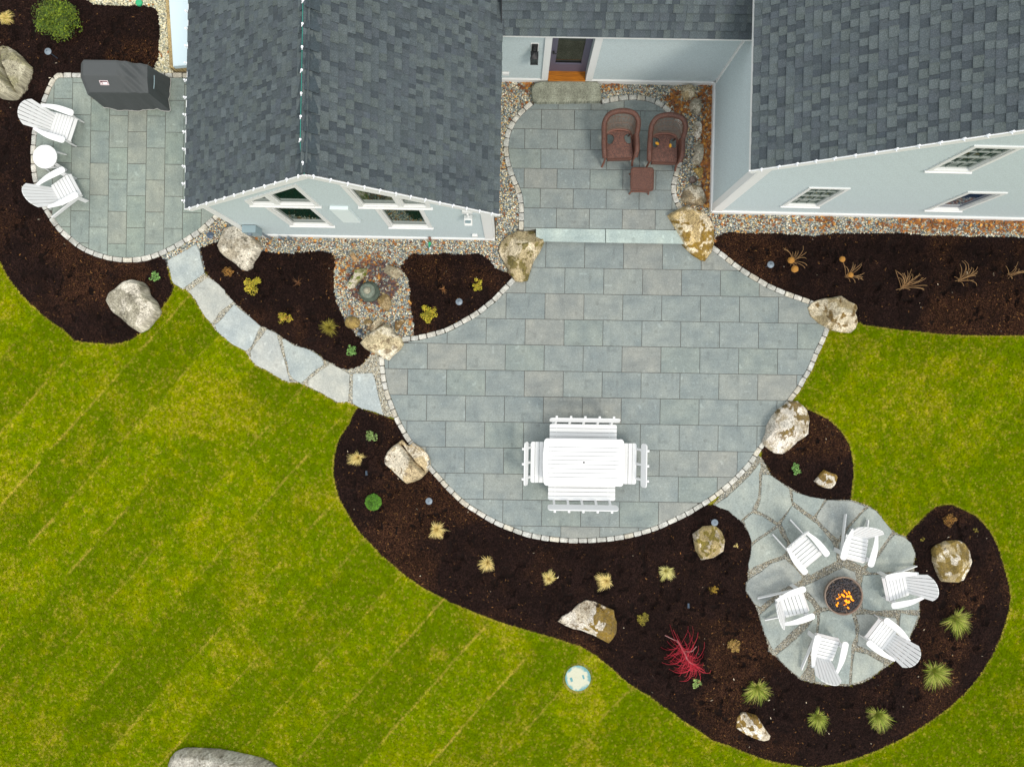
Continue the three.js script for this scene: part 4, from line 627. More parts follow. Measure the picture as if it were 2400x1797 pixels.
// ---- right-hand house
const rh_ = thing('shingled_house', 'larger blue clapboard house with three small white framed windows and dark shingle roof', 'house', [4.625, 0, -3.99], -0.0235);
{
  const ov = 0.28, eh = 3.78, sl = 0.69, th = Math.atan(sl), Wd = 8.8, half = Wd / 2, top = eh + sl * (half + ov), fr = 0.12, back = -9;
  const P = (x0, y0, ...l) => T(x0, y0, l).map(p => onFront(rh_, ...p));
  const w1 = rect(P(1500, 300, 1372, 747)[0], P(1500, 300, 2048, 575)[0]), w2 = rect(P(1900, 300, 1115, 405)[0], P(1900, 300, 2082, 170)[0]), w3 = rect(P(1900, 300, 1112, 786)[0], P(1900, 300, 1920, 618)[0]);
  const wl = y => [Math.max(0.10, (y - eh) / sl - ov), Math.min(Wd, Wd - ((y - eh) / sl - ov))];
  part('wall', clapboards(0.35, top - 0.06, wl, [w1, w2, w3].map(p => holeOf(inset(p, 0.05)))), M.siding, rh_);
  { const s = new THREE.Shape([[0, -0.2], [Wd, -0.2], [Wd, eh], [half, top - 0.14], [0, eh]].map(p => new THREE.Vector2(...p))); for (const w of [w1, w2, w3]) s.holes.push(new THREE.Path(inset(w, 0.04).reverse().map(p => new THREE.Vector2(...p)))); const g = new THREE.ExtrudeGeometry(s, { depth: 0.12, bevelEnabled: false }); g.translate(0, 0, -0.125); part('wall_core', g, M.siding, rh_); }
  { const g = clapboards(0.35, eh + 0.05, () => [-8, -0.1], []); g.rotateY(-Math.PI / 2); part('side_wall', g, M.siding, rh_); }
  part('side_wall_core', merged([box(0.12, eh + 0.2, 9, 0.062, eh / 2 - 0.1, -4.63), box(0.12, eh + 0.2, 8.6, Wd - 0.06, eh / 2 - 0.1, -4.5), box(Wd - 0.3, 0.1, 8.6, half, 3.3, -4.5)]), M.siding, rh_);
  windowUnit(rh_, w1, { casing: 0.07, grid: true }); windowUnit(rh_, w2, { casing: 0.08, grid: true }); windowUnit(rh_, w3, { casing: 0.08, glass: M.glassBlue });
  part('base_trim', rbox(Wd + 0.06, 0.24, 0.05, half, 0.22, 0.03), M.white, rh_); part('base_trim', rbox(0.05, 0.24, 3.4, -0.03, 0.22, -1.66), M.white, rh_);
  part('corner_board', rbox(0.20, eh - 0.2, 0.03, 0.1, eh / 2 + 0.2, 0.022), M.white, rh_); part('corner_board', rbox(0.03, eh - 0.2, 0.17, -0.016, eh / 2 + 0.2, -0.048), M.white, rh_);
  part('corner_board', rbox(0.03, eh - 0.4, 0.1, -0.018, eh / 2 + 0.2, -2.93), M.white, rh_);
  const roofS = new THREE.Shape([[-ov, eh], [half, top], [Wd + ov, eh], [Wd + ov, eh - 0.13], [half, top - 0.16], [-ov, eh - 0.13]].map(p => new THREE.Vector2(...p)));
  const rg = new THREE.ExtrudeGeometry(roofS, { depth: fr - back, bevelEnabled: false }); rg.translate(0, 0, back); const roof = part('roof', rg, M.deck, rh_);
  shingleRoof(rh_, roof, [{ O: V(-ov - 0.01, eh, fr + 0.01), N: V(-Math.sin(th), Math.cos(th), 0), Vv: V(Math.cos(th), Math.sin(th), 0), len: 5.4, up: (half + ov) / Math.cos(th) }], 43);
  for (const s of [-1, 1]) part('rake_board', bar([half, top - 0.095, fr + 0.016], [half + s * (half + ov), eh - 0.085, fr + 0.016], 0.03, 0.15), M.white, rh_);
  part('fascia_board', rbox(0.03, 0.12, fr - back, -ov + 0.012, eh - 0.085, (fr + back) / 2), M.white, rh_);
}

// ---- low link between them, with the door
const lk = thing('link_building', 'low blue link with a dark glazed door between the two houses', 'house', [-0.30, 0, -7.03], -0.0165);
{
  const Ln = 5.02, eh = 2.93, sl = 0.62, th = Math.atan(sl), ov = 0.30;
  const P = (...l) => T(1150, 0, l).map(p => onFront(lk, ...p));
  const lo = P(493, 745)[0], li = P(556, 745)[0], ri = P(924, 745)[0], ro = P(988, 758)[0], sy = 0.36, dt = 2.42;
  const door = [[li[0], sy], [ri[0], sy], [ri[0], dt], [li[0], dt]];
  part('wall', clapboards(0.36, eh + 0.1, () => [0.0, Ln], [holeOf([[lo[0] + 0.03, 0.3], [ro[0] - 0.03, 0.3], [ro[0] - 0.03, dt + 0.1], [lo[0] + 0.03, dt + 0.1]])]), M.siding, lk);
  { const s = new THREE.Shape([[0, -0.2], [Ln, -0.2], [Ln, eh + 0.1], [0, eh + 0.1]].map(p => new THREE.Vector2(...p))); s.holes.push(new THREE.Path([[door[0][0], sy - 0.03], door[3], door[2], [door[1][0], sy - 0.03]].map(p => new THREE.Vector2(...p)))); const g = new THREE.ExtrudeGeometry(s, { depth: 0.2, bevelEnabled: false }); g.translate(0, 0, -0.203); part('wall_core', g, M.siding, lk); }
  part('base_trim', rbox(Ln, 0.17, 0.045, Ln / 2, 0.255, 0.025), M.white, lk);
  const casing = (x0, x1) => part('door_casing', rbox(x1 - x0, dt - 0.33, 0.04, (x0 + x1) / 2, (dt + 0.33) / 2 + 0.012, 0.026), M.white, lk); casing(lo[0], li[0]); casing(ri[0], ro[0]);
  part('door_casing', rbox(ro[0] - lo[0], 0.12, 0.042, (lo[0] + ro[0]) / 2, dt + 0.07, 0.026), M.white, lk);
  part('door_sill', rbox(ri[0] - li[0] - 0.004, 0.05, 0.26, (li[0] + ri[0]) / 2, sy - 0.02, -0.055), M.wood, lk);
  const w = ri[0] - li[0], mx = (li[0] + ri[0]) / 2, zd = -0.15;
  const dr = part('door', ring([[li[0] + 0.004, sy + 0.01], [ri[0] - 0.004, sy + 0.01], [ri[0] - 0.004, dt], [li[0] + 0.004, dt]], 0.14, zd, zd - 0.045), M.door, lk);
  part('lower_rail', rbox(w - 0.25, 0.28, 0.04, mx, sy + 0.26, zd - 0.021), M.door, dr); part('glazing_bead', rbox(w - 0.26, 0.03, 0.03, mx, sy + 0.415, zd + 0.002), M.door, dr);
  part('pane', face([[li[0] + 0.13, sy + 0.4], [ri[0] - 0.13, sy + 0.4], [ri[0] - 0.13, dt - 0.13], [li[0] + 0.13, dt - 0.13]], zd - 0.025), M.glassDoor, dr);
  part('handle', merged([cyl(0.022, 0.022, 0.06, li[0] + 0.075, sy + 0.98, zd + 0.03, 14, Math.PI / 2), rbox(0.11, 0.02, 0.02, li[0] + 0.11, sy + 0.98, zd + 0.055)]), M.black, dr);
  // wall lantern
  { const a = P(428, 440)[0], x = a[0], y = 1.75; const l = part('wall_lantern', merged([rbox(0.13, 0.30, 0.03, x, y + 0.12, 0.03), rbox(0.05, 0.05, 0.12, x, y + 0.2, 0.09), put(new THREE.ConeGeometry(0.115, 0.12, 4, 1), x, y + 0.14, 0.17, 0, Math.PI / 4), ...[[-1, -1], [1, -1], [1, 1], [-1, 1]].map(([i, j]) => box(0.016, 0.26, 0.016, x + i * 0.07, y - 0.05, 0.17 + j * 0.07)), box(0.165, 0.02, 0.165, x, y - 0.185, 0.17)]), M.black, lk); part('lantern_glass', box(0.125, 0.22, 0.125, x, y - 0.06, 0.17), new THREE.MeshPhysicalMaterial({ color: lin(0.9, 0.95, 0.95), roughness: 0.05, transmission: 1, thickness: 0 }), l); part('mounting_block', rbox(0.17, 0.34, 0.022, x, y + 0.12, 0.012), M.white, l); }
  { const a = P(146, 700)[0]; part('outlet_cover', rbox(0.16, 0.11, 0.05, a[0], a[1] + 0.02, 0.04), M.white, lk); }
  const c = Math.cos(th), s = Math.sin(th), up = 4.2;
  const deck = new THREE.BoxGeometry(Ln + 0.3, 0.12, up); put(deck, Ln / 2 + 0.24, eh + s * up / 2 - 0.062 * c, ov - c * up / 2 - 0.062 * s, th); const roof = part('roof', deck, M.deck, lk);
  shingleRoof(lk, roof, [{ O: V(Ln + 0.38, eh, ov + 0.01), N: V(0, c, s), Vv: V(0, s, -c), len: Ln + 0.27, up }], 45);
  part('fascia_board', rbox(Ln + 0.26, 0.09, 0.03, Ln / 2 + 0.24, eh - 0.10, ov - 0.045), M.white, lk);
  part('valley_flashing', put(new THREE.BoxGeometry(0.75, 0.02, 1.6), 0.02, eh + 0.78, -1.38, 0.42, 0, 0.45), M.brick, lk);
}

// ---- strings of white bulbs on the eaves
function lightString(label, runs, green) {
  const t = thing('string_lights', label, 'string lights'); 
  for (const { pts, n, cord, hang, side = 0 } of runs) {
    const c = new THREE.CatmullRomCurve3(pts.map(p => V(...p)), false, 'catmullrom', 0.1); part('cord', new THREE.TubeGeometry(c, 60, 0.006, 5), cord, t);
    for (let i = 0; i < n; i++) { const p = c.getPointAt((i + 0.5) / n), a = i * 2.4; const b = part('bulb', merged([put(new THREE.SphereGeometry(0.021, 8, 6), p.x + 0.01 + side, p.y + 0.035, p.z + hang), cyl(0.006, 0.016, 0.075, p.x + 0.012 * Math.cos(a) + side * 0.5, p.y + 0.012, p.z + 0.02 + hang, 8, 0.7), box(0.022, 0.05, 0.03, p.x, p.y + 0.0, p.z)]), M.bulb, t); }
  }
}
{
  const L = (g, x, y, z) => { g.updateMatrixWorld(true); const v = V(x, y, z).applyMatrix4(g.matrixWorld); return [v.x, v.y, v.z]; };
  const Wd = 5.67, half = Wd / 2, ov = 0.16, eh = 3.02, rh = eh + 0.815 * (half + ov), z = 0.15;
  lightString('white bulbs clipped along the eave and gable edges of the blue gable house', [
    { pts: [[-ov - 0.025, eh + 0.0, z], [-ov - 0.03, eh + 0.005, -1.5], [-ov - 0.025, eh, -3], [-ov - 0.03, eh, -4.8]].map(p => L(gh, ...p)), n: 15, cord: M.bulb, hang: 0, side: -0.045 },
    { pts: [[-ov, eh + 0.02, z], [0.7, eh + 0.815 * (0.7 + ov) + 0.018, z], [1.5, eh + 0.815 * (1.5 + ov) + 0.03, z], [half, rh + 0.03, z]].map(p => L(gh, ...p)), n: 12, cord: M.bulb, hang: 0 },
    { pts: [[half, rh + 0.03, z], [half + 1, rh - 0.815 + 0.02, z], [half + 2, rh - 1.63 + 0.025, z], [Wd + ov, eh + 0.02, z]].map(p => L(gh, ...p)), n: 13, cord: M.bulb, hang: 0 },
    { pts: [[half + 0.0, rh + 0.04, z], [half - 0.075, rh + 0.03, -0.33], [half - 0.072, rh + 0.03, -1.4], [half - 0.074, rh + 0.03, -2.2], [half - 0.072, rh + 0.03, -4.2]].map(p => L(gh, ...p)), n: 12, cord: M.wireGreen, hang: 0 }]);
  const e2 = 3.78, s2 = 0.69;
  lightString('white bulbs clipped along the sloping gable edge of the larger blue house', [{ pts: [0, 0.8, 1.7, 2.6, 3.5, 4.3].map((x, i) => L(rh_, x - 0.28, e2 + s2 * x + 0.02 + 0.012 * (i % 2), z)), n: 17, cord: M.bulb, hang: 0 }]);
}
// ---- sloping cellar hatch beside the gable house
{
  const t = thing('cellar_hatch', 'pale blue sloping cellar hatch on a tan concrete curb beside the gable house', 'hatch');
  const P = (x, y, h) => { const a = at(x, y, h); return [a[0], h, a[1]]; };
  const low = [[-7.93, -7.30], [-6.30, -7.30], [-6.25, -9.4], [-8.05, -9.4]];
  part('curb', slab(low, 0.22, 0.3, [[0.01, 0], [0, 0.01]]), M.concrete, t);
  const a = at(393, -30, 0.34), b = at(405.5, 156, 0.34);
  const top = orient([[a[0], a[1]], [b[0], b[1]], [-6.3, b[1]], [-6.3, a[1] - 0.8], [a[0] - 0.02, a[1] - 0.8]]);
  part('hatch_door', slab(top, 0.34, 0.13, [[0.012, 0], [0, 0.012]], [0, 0], 0, (x) => 0.30 * clamp((x + 7.9) / 1.6)), M.hatch, t);
}
// ---------------------------------------------------------------- boulders and rocks
const rockHits = [];
function rockGeo(outline, H, o) { // outline in metres (x, z), H height; a faceted, weathered stone with its widest ring a little above the ground
  const r = rngOf(o.seed), sm = spline(outline, 0.05, true); let poly = orient(outline.length < 9 && !o.sharp ? sm : rough(outline, 0.07, 0.004, r));
  const N = o.n || 132, R = o.rings || 46; let cx = 0, cz = 0; const A = area2(poly);
  for (let i = 0; i < poly.length; i++) { const a = poly[i], b = poly[(i + 1) % poly.length], k = a[0] * b[1] - b[0] * a[1]; cx += (a[0] + b[0]) * k; cz += (a[1] + b[1]) * k; } cx /= 6 * A; cz /= 6 * A;
  // resample by arc length
  const seg = []; let L = 0; for (let i = 0; i < poly.length; i++) { const a = poly[i], b = poly[(i + 1) % poly.length], l = Math.hypot(b[0] - a[0], b[1] - a[1]); seg.push([a, b, L, l]); L += l; }
  const ringPts = []; for (let i = 0, k = 0; i < N; i++) { const s = i / N * L; while (k < seg.length - 1 && seg[k][2] + seg[k][3] < s) k++; const [a, b, l0, l] = seg[k], t = l ? (s - l0) / l : 0; ringPts.push([lerp(a[0], b[0], t), lerp(a[1], b[1], t)]); }
  const size = Math.sqrt(Math.abs(A)), planes = []; const nP = o.facets ?? 7;
  for (let i = 0; i < nP; i++) { const a = i / nP * 6.283 + rr(-0.4, 0.4, r), sl = rr(0.12, o.steep ?? 0.9, r); planes.push([Math.cos(a) * sl, Math.sin(a) * sl, H * rr(0.82, 1.1, r)]); }
  if (o.ridge) planes.push(o.ridge);
  const pos = [], col = [], idx = [], uv = []; const f = o.freq || 1;
  const push = (x, y, z, k) => { pos.push(x, y, z); uv.push(x + 0.3 * y, z + 0.2 * y);
    const n1 = fbm(x * 3.1 * f + o.seed, z * 3.1 * f + y * 2, 4, 801 + o.seed), n2 = fbm(x * 7 * f + 5 + o.seed, z * 7 * f - y * 3, 3, 811 + o.seed), n3 = fbm(x * 24 * f, z * 24 * f + y * 9, 3, 821 + o.seed);
    let c = mix3(o.base, o.light, smooth(0.46, 0.56, n1 + 0.25 * (n3 - 0.5) + (o.lightBias || 0)) * 0.95); c = mix3(c, o.dark, smooth(0.60, 0.66, 0.6 * n3 + 0.4 * n2 + (o.darkBias || 0)) * 0.9);
    if (o.moss) c = mix3(c, o.moss, smooth(0.505, 0.54, 0.75 * n2 + 0.25 * n1 + (o.mossBias || 0) + (o.mossDir ? o.mossDir[0] * (x - cx) / size + o.mossDir[1] * (z - cz) / size : 0)) * (0.95 + 0.2 * (n3 - 0.5)));
    const b = 0.80 + 0.5 * (n3 - 0.3); col.push(c[0] * b * 1.36, c[1] * b * 1.34, c[2] * b * 1.30); };
  for (let j = 0; j <= R; j++) for (let i = 0; i < N; i++) {
    const q = ringPts[i]; let s, yb; // s: distance from centre, 1 at the widest ring
    if (j === 0) { s = 0.95; yb = -0.10; } else if (j === 1) { s = 0.985; yb = 0.02 * H; } else if (j === 2) { s = 1; yb = 0.16 * H; } else { s = 1 - Math.pow((j - 2) / (R - 2), 0.8); yb = null; }
    let x = cx + (q[0] - cx) * s, z = cz + (q[1] - cz) * s;
    let y = yb; if (y === null) {
      y = H * Math.pow(clamp(1 - Math.pow(s, o.pw || 4.5)), 0.55); y = Math.max(y, 0.18 * H);
      for (const [a, b, d] of planes) y = Math.min(y, d - a * (x - cx) - b * (z - cz) + 0.0);
      y = Math.max(y, 0.17 * H) + H * 0.16 * (fbm(x * 4 / size * 0.7 + o.seed, z * 4 / size * 0.7, 4, 830 + o.seed) - 0.5) * smooth(1, 0.8, s) + 0.025 * size * (fbm(x * 22, z * 22, 3, 840) - 0.5) * smooth(1, 0.9, s);
      if (o.crack) { const d = Math.abs((x - cx) * o.crack[0] + (z - cz) * o.crack[1] + o.crack[2] + 0.04 * (fbm(x * 6, z * 6, 2, 77) - 0.5)); y -= H * 0.35 * (1 - smooth(0, 0.05, d)) * smooth(1, 0.75, s); if ((x - cx) * o.crack[0] + (z - cz) * o.crack[1] + o.crack[2] > 0) y -= H * 0.22; }
    }
    push(x, y, z);
  }
  for (let j = 0; j < R; j++) for (let i = 0; i < N; i++) { const a = j * N + i, b = j * N + (i + 1) % N, c = a + N, d = b + N; idx.push(a, c, b, b, c, d); }
  let g = new THREE.BufferGeometry(); g.setAttribute('position', new THREE.Float32BufferAttribute(pos, 3)); g.setAttribute('color', new THREE.Float32BufferAttribute(col, 3)); g.setAttribute('uv', new THREE.Float32BufferAttribute(uv, 2)); g.setIndex(idx); g.computeVertexNormals();
  return { g, cx, cz };
}
function rock(name, label, px, H, o, group) {
  const c0 = px.reduce((a, p) => [a[0] + p[0] / px.length, a[1] + p[1] / px.length], [0, 0]); const gc = onG(...c0), m = maskAt(gc[0], gc[1]), gy = o.y ?? (m === MULCH ? mulchY(gc[0], gc[1]) - 0.02 : m === STONE && gc[1] > -3 ? 0.03 : G(gc[0], gc[1]));
  const out = px.map(p => at(p[0], p[1], gy + H * 0.25)), { g, cx, cz } = rockGeo(out, H, o); g.translate(-cx, 0, -cz);
  const t = solo(name, g, M.rock, label, o.cat || 'boulder', group); t.position.set(cx, gy, cz); return t;
}
const GREY = { base: [0.46, 0.43, 0.34], light: [0.68, 0.66, 0.58], dark: [0.17, 0.165, 0.13] }, TAN = { base: [0.54, 0.45, 0.28], light: [0.80, 0.74, 0.58], dark: [0.22, 0.16, 0.08] }, WHITE = { base: [0.70, 0.66, 0.56], light: [0.95, 0.95, 0.92], dark: [0.24, 0.19, 0.12] };
const OCHRE = [0.27, 0.17, 0.012];
rock('boulder', 'big greenish grey boulder behind the white chair and the dwarf evergreen', T(0, 0, [0, 430, 60, 440, 130, 480, 200, 540, 240, 590, 295, 640, 290, 700, 250, 800, 240, 850, 200, 900, 150, 960, 70, 960, 0, 950, -140, 900, -200, 700, -140, 500]), 0.55, { ...GREY, base: [0.36, 0.36, 0.24], light: [0.52, 0.52, 0.42], seed: 1, crack: [0.9, -0.42, -0.05] });
rock('boulder', 'lichen spotted grey boulder on the lawn edge below the grill patio', T(0, 600, [1215, 235, 1270, 222, 1320, 240, 1380, 250, 1410, 290, 1440, 370, 1500, 440, 1540, 530, 1520, 580, 1460, 650, 1410, 710, 1350, 745, 1280, 700, 1180, 610, 1110, 560, 1080, 530, 1030, 430, 1060, 360, 1130, 310, 1170, 270]), 0.45, { ...GREY, base: [0.40, 0.40, 0.34], light: [0.74, 0.74, 0.69], seed: 2, steep: 0.4, lightBias: 0.02 });
rock('boulder', 'pale grey boulder at the corner of the blue gable house', T(400, 300, [510, 975, 570, 955, 640, 945, 690, 970, 770, 1040, 860, 1110, 875, 1150, 860, 1210, 810, 1290, 780, 1370, 740, 1392, 690, 1380, 640, 1330, 520, 1250, 480, 1210, 455, 1150, 480, 1090]), 0.5, { ...GREY, base: [0.52, 0.49, 0.41], light: [0.74, 0.73, 0.67], seed: 3, steep: 0.5 });
rock('boulder', 'rounded tan boulder with dark moss rim at the gable house end of the step', T(1150, 500, [75, 360, 100, 270, 160, 210, 250, 170, 320, 140, 420, 145, 490, 170, 525, 220, 525, 270, 480, 370, 420, 460, 380, 580, 360, 650, 300, 665, 240, 655, 190, 590, 140, 500, 100, 420]), 0.55, { ...TAN, base: [0.50, 0.44, 0.28], seed: 4, lightBias: 0.03, moss: [0.19, 0.165, 0.05], mossBias: -0.06, pw: 3, y: 0.02 });
rock('boulder', 'jagged cream boulder with mossy foot at the wicker chair end of the step', T(1500, 300, [250, 850, 290, 820, 440, 750, 490, 775, 580, 800, 660, 870, 720, 970, 730, 1050, 725, 1120, 700, 1200, 640, 1285, 610, 1280, 520, 1230, 420, 1130, 380, 1060, 340, 990, 300, 930]), 0.6, { ...TAN, base: [0.64, 0.52, 0.28], light: [0.90, 0.84, 0.68], seed: 5, lightBias: 0.04, moss: OCHRE, mossBias: -0.06, mossDir: [-0.05, 0.22], y: 0.02, sharp: 1 });
rock('boulder', 'cream boulder with dark pits beside the stone lantern', T(750, 560, [385, 1010, 440, 940, 500, 900, 640, 815, 700, 870, 720, 910, 780, 940, 810, 1020, 780, 1070, 700, 1140, 670, 1178, 630, 1165, 560, 1120, 480, 1090, 430, 1060]), 0.48, { ...WHITE, base: [0.66, 0.60, 0.42], light: [0.90, 0.88, 0.76], seed: 6, lightBias: 0.03, sharp: 1, steep: 0.6 });
rock('boulder', 'brown and white boulder where the hydrangea bed meets the lawn', T(1600, 600, [1225, 500, 1250, 460, 1300, 430, 1400, 405, 1480, 395, 1540, 380, 1600, 430, 1690, 475, 1690, 510, 1665, 560, 1700, 640, 1690, 700, 1640, 745, 1560, 740, 1430, 710, 1330, 650, 1250, 580]), 0.45, { ...TAN, base: [0.50, 0.43, 0.27], light: [0.74, 0.70, 0.58], seed: 7, moss: [0.20, 0.13, 0.035], mossBias: -0.07 });
rock('boulder', 'white crusted boulder between the main patio and the small mulch bed', T(1550, 850, [1245, 375, 1330, 370, 1420, 450, 1450, 540, 1440, 620, 1425, 690, 1360, 740, 1310, 770, 1260, 840, 1190, 890, 1110, 880, 1060, 850, 1010, 810, 990, 760, 1020, 700, 1030, 620, 1080, 530, 1140, 450, 1220, 400]), 0.5, { ...WHITE, base: [0.58, 0.53, 0.42], light: [0.82, 0.82, 0.80], seed: 8, lightBias: 0.09, moss: [0.20, 0.145, 0.04], mossBias: -0.12, mossDir: [0.12, -0.2] });
rock('boulder', 'split tan and white boulder set into the kerb of the main patio', T(750, 900, [740, 580, 790, 540, 840, 590, 855, 600, 900, 570, 980, 620, 1050, 690, 1065, 740, 1070, 800, 1045, 850, 980, 920, 910, 950, 840, 970, 770, 910, 700, 840, 625, 780, 615, 730, 650, 660, 700, 605]), 0.5, { ...WHITE, base: [0.62, 0.53, 0.35], light: [0.90, 0.87, 0.77], seed: 9, crack: [0.75, -0.66, -0.12], sharp: 1, n: 150, rings: 50 });
rock('small_boulder', 'small wedge of white and mossy rock in the little bed by the fire pit', T(1550, 850, [1490, 1150, 1530, 1100, 1580, 1040, 1640, 1060, 1700, 1085, 1720, 1110, 1700, 1170, 1650, 1225, 1590, 1215, 1530, 1190]), 0.26, { ...WHITE, seed: 10, moss: OCHRE, mossBias: 0.02, mossDir: [0, -0.3], sharp: 1, freq: 1.8 });
rock('boulder', 'round boulder with white and olive lichen in the bed right behind a fire pit chair', T(1900, 1100, [1200, 790, 1230, 740, 1320, 695, 1440, 690, 1510, 720, 1560, 800, 1570, 870, 1550, 980, 1500, 1080, 1420, 1100, 1280, 1090, 1240, 1010, 1200, 900]), 0.42, { ...GREY, base: [0.50, 0.43, 0.26], light: [0.82, 0.80, 0.74], seed: 11, moss: [0.27, 0.20, 0.045], mossBias: -0.01, freq: 1.3 });
rock('boulder', 'pointed white rock with olive moss patch in the bed above the lawn', T(1150, 1300, [650, 650, 690, 610, 760, 570, 860, 480, 930, 445, 1020, 460, 1130, 515, 1200, 545, 1210, 610, 1230, 660, 1225, 760, 1190, 820, 1150, 860, 1080, 820, 980, 770, 880, 735, 800, 725, 720, 690]), 0.4, { ...WHITE, base: [0.66, 0.62, 0.53], light: [0.80, 0.79, 0.76], seed: 12, moss: [0.23, 0.15, 0.006], mossBias: -0.05, mossDir: [0.62, 0.2], sharp: 1 });
rock('small_boulder', 'small white and ochre rock near the tip of the large bed', T(1500, 1397, [950, 1180, 1010, 1140, 1130, 1155, 1170, 1210, 1220, 1290, 1275, 1365, 1260, 1390, 1210, 1405, 1110, 1380, 1010, 1330, 940, 1285, 945, 1220]), 0.28, { ...WHITE, seed: 13, moss: OCHRE, mossBias: 0.0, mossDir: [-0.1, -0.25], sharp: 1, freq: 1.6 });
rock('boulder', 'squarish yellow green lichened boulder beside a path light', PX([1649, 1234, 1676, 1231, 1693, 1246, 1700, 1264, 1696, 1291, 1671, 1307, 1644, 1313, 1631, 1291, 1625, 1253]), 0.36, { ...GREY, base: [0.48, 0.40, 0.20], light: [0.62, 0.58, 0.50], seed: 14, moss: [0.24, 0.20, 0.03], mossBias: 0.0, freq: 1.6, sharp: 1 });
rock('boulder', 'long pale grey boulder lying on the open lawn', T(300, 1397, [375, 1656, 400, 1580, 450, 1520, 520, 1490, 640, 1490, 860, 1500, 1000, 1525, 1160, 1560, 1290, 1590, 1400, 1640, 1460, 1700, 1430, 1850, 900, 1900, 420, 1800]), 0.5, { ...GREY, base: [0.44, 0.44, 0.41], light: [0.60, 0.62, 0.60], seed: 15, pw: 3.2, steep: 0.35 });
// granite doorstep
{ const p = T(1150, 0, [395, 890, 400, 835, 435, 800, 500, 783, 800, 778, 1035, 783, 1062, 815, 1075, 900, 1080, 945, 1070, 972, 1000, 978, 650, 985, 450, 985, 410, 960]); const t = solo('granite_doorstep', slab(rough(flat(p, 0.36), 0.12, 0.006, rngOf(5)), 0.36, 0.24, [[0.05, 0], [0.02, 0.008], [0.004, 0.03], [0, 0.05]], [1, 2]), M.granite, 'rough green grey granite block step below the dark door', 'doorstep'); }
// rocks of the courtyard edge
const el = (x, y, rx, ry, n = 11, k = 0.1, s = 1) => { const r = rngOf(s * 77 + 3), o = []; for (let i = 0; i < n; i++) { const a = i / n * 6.283; o.push(x + rx * Math.cos(a) * rr(1 - k, 1 + k, r), y + ry * Math.sin(a) * rr(1 - k, 1 + k, r)); } return o; };
const CR = { cat: 'rock', n: 48, rings: 16, freq: 2 };
rock('edging_rock', 'round tan rock in the corner by the link wall', T(1150, 0, el(1918, 893, 70, 76, 11, 0.06, 1)), 0.24, { ...TAN, ...CR, seed: 21, pw: 3 });
rock('edging_rock', 'oval grey rock behind the wicker chairs next to the round tan one', T(1150, 0, el(1990, 1030, 62, 84, 11, 0.06, 2)), 0.24, { ...GREY, ...CR, seed: 22, pw: 3 });
rock('edging_rock', 'narrow white rock on the pebbles beside a wicker chair', T(1150, 150, el(2008, 635, 44, 92, 11, 0.12, 3)), 0.2, { ...WHITE, ...CR, seed: 23 });
rock('edging_rock', 'long grey rock on the pebbles between the white rock and the yellow one', T(1500, 300, [540, 140, 600, 130, 625, 200, 600, 330, 560, 365, 505, 320, 535, 230]), 0.2, { ...GREY, ...CR, seed: 24 });
rock('edging_rock', 'small triangular yellow rock by the courtyard wall', T(1500, 300, [510, 392, 565, 385, 622, 378, 612, 440, 598, 492, 580, 490, 545, 440]), 0.14, { ...TAN, base: [0.62, 0.44, 0.13], light: [0.72, 0.55, 0.22], ...CR, seed: 25, sharp: 1 });
rock('edging_rock', 'small dark purple rock next to the yellow one', T(1500, 300, el(512, 502, 38, 40, 9, 0.08, 6)), 0.14, { ...CR, base: [0.17, 0.13, 0.13], light: [0.28, 0.23, 0.22], dark: [0.09, 0.07, 0.07], seed: 26, pw: 3 });
rock('edging_rock', 'broad brown grey rock next to the jagged cream boulder', T(1500, 300, [400, 690, 430, 590, 500, 545, 570, 560, 640, 640, 655, 700, 620, 750, 480, 745, 420, 720]), 0.3, { ...GREY, base: [0.33, 0.28, 0.19], ...CR, n: 64, seed: 27 });
// rocks round the stone lantern
rock('feature_rock', 'slim tan rock standing between lantern and gable wall', T(750, 560, [285, 120, 330, 130, 350, 170, 378, 210, 340, 222, 305, 190]), 0.16, { ...TAN, base: [0.52, 0.36, 0.19], ...CR, seed: 31 });
rock('feature_rock', 'mossy bent rock leaning on the stone lantern', T(750, 560, [340, 290, 430, 280, 465, 285, 460, 340, 400, 400, 370, 430, 330, 480, 270, 485, 240, 450, 290, 390, 330, 340]), 0.22, { ...GREY, base: [0.36, 0.36, 0.20], ...CR, seed: 32, moss: [0.14, 0.19, 0.012], mossBias: -0.04, n: 64 });
rock('feature_rock', 'blocky pale rock on the mulch corner near the lantern', T(750, 560, [640, 240, 700, 260, 780, 290, 800, 320, 770, 370, 740, 395, 680, 360, 610, 320]), 0.22, { ...WHITE, base: [0.52, 0.48, 0.36], light: [0.66, 0.63, 0.52], ...CR, seed: 33, sharp: 1 });
rock('feature_rock', 'smooth brown rock at the foot of the stone lantern', T(750, 560, [550, 590, 590, 540, 640, 525, 680, 570, 690, 640, 650, 700, 600, 670]), 0.2, { ...TAN, base: [0.34, 0.25, 0.11], light: [0.42, 0.34, 0.2], ...CR, seed: 34, pw: 3 });
rock('feature_rock', 'smooth egg shaped ochre rock at the bed edge', T(750, 560, el(310, 810, 78, 62, 12, 0.03, 9)), 0.2, { ...TAN, base: [0.48, 0.36, 0.12], light: [0.56, 0.45, 0.2], ...CR, seed: 35, pw: 2.4, facets: 0 });
rock('feature_rock', 'little brown wedge rock between the ochre egg and the flat block', T(750, 560, [415, 795, 460, 780, 500, 785, 512, 815, 480, 850, 430, 825]), 0.14, { ...TAN, base: [0.36, 0.27, 0.12], ...CR, seed: 36 });
rock('feature_rock', 'oblong brown block leaning on the cream boulder', T(750, 560, [470, 870, 570, 755, 630, 795, 540, 890, 490, 908]), 0.2, { ...TAN, base: [0.38, 0.27, 0.15], ...CR, seed: 37, sharp: 1 });
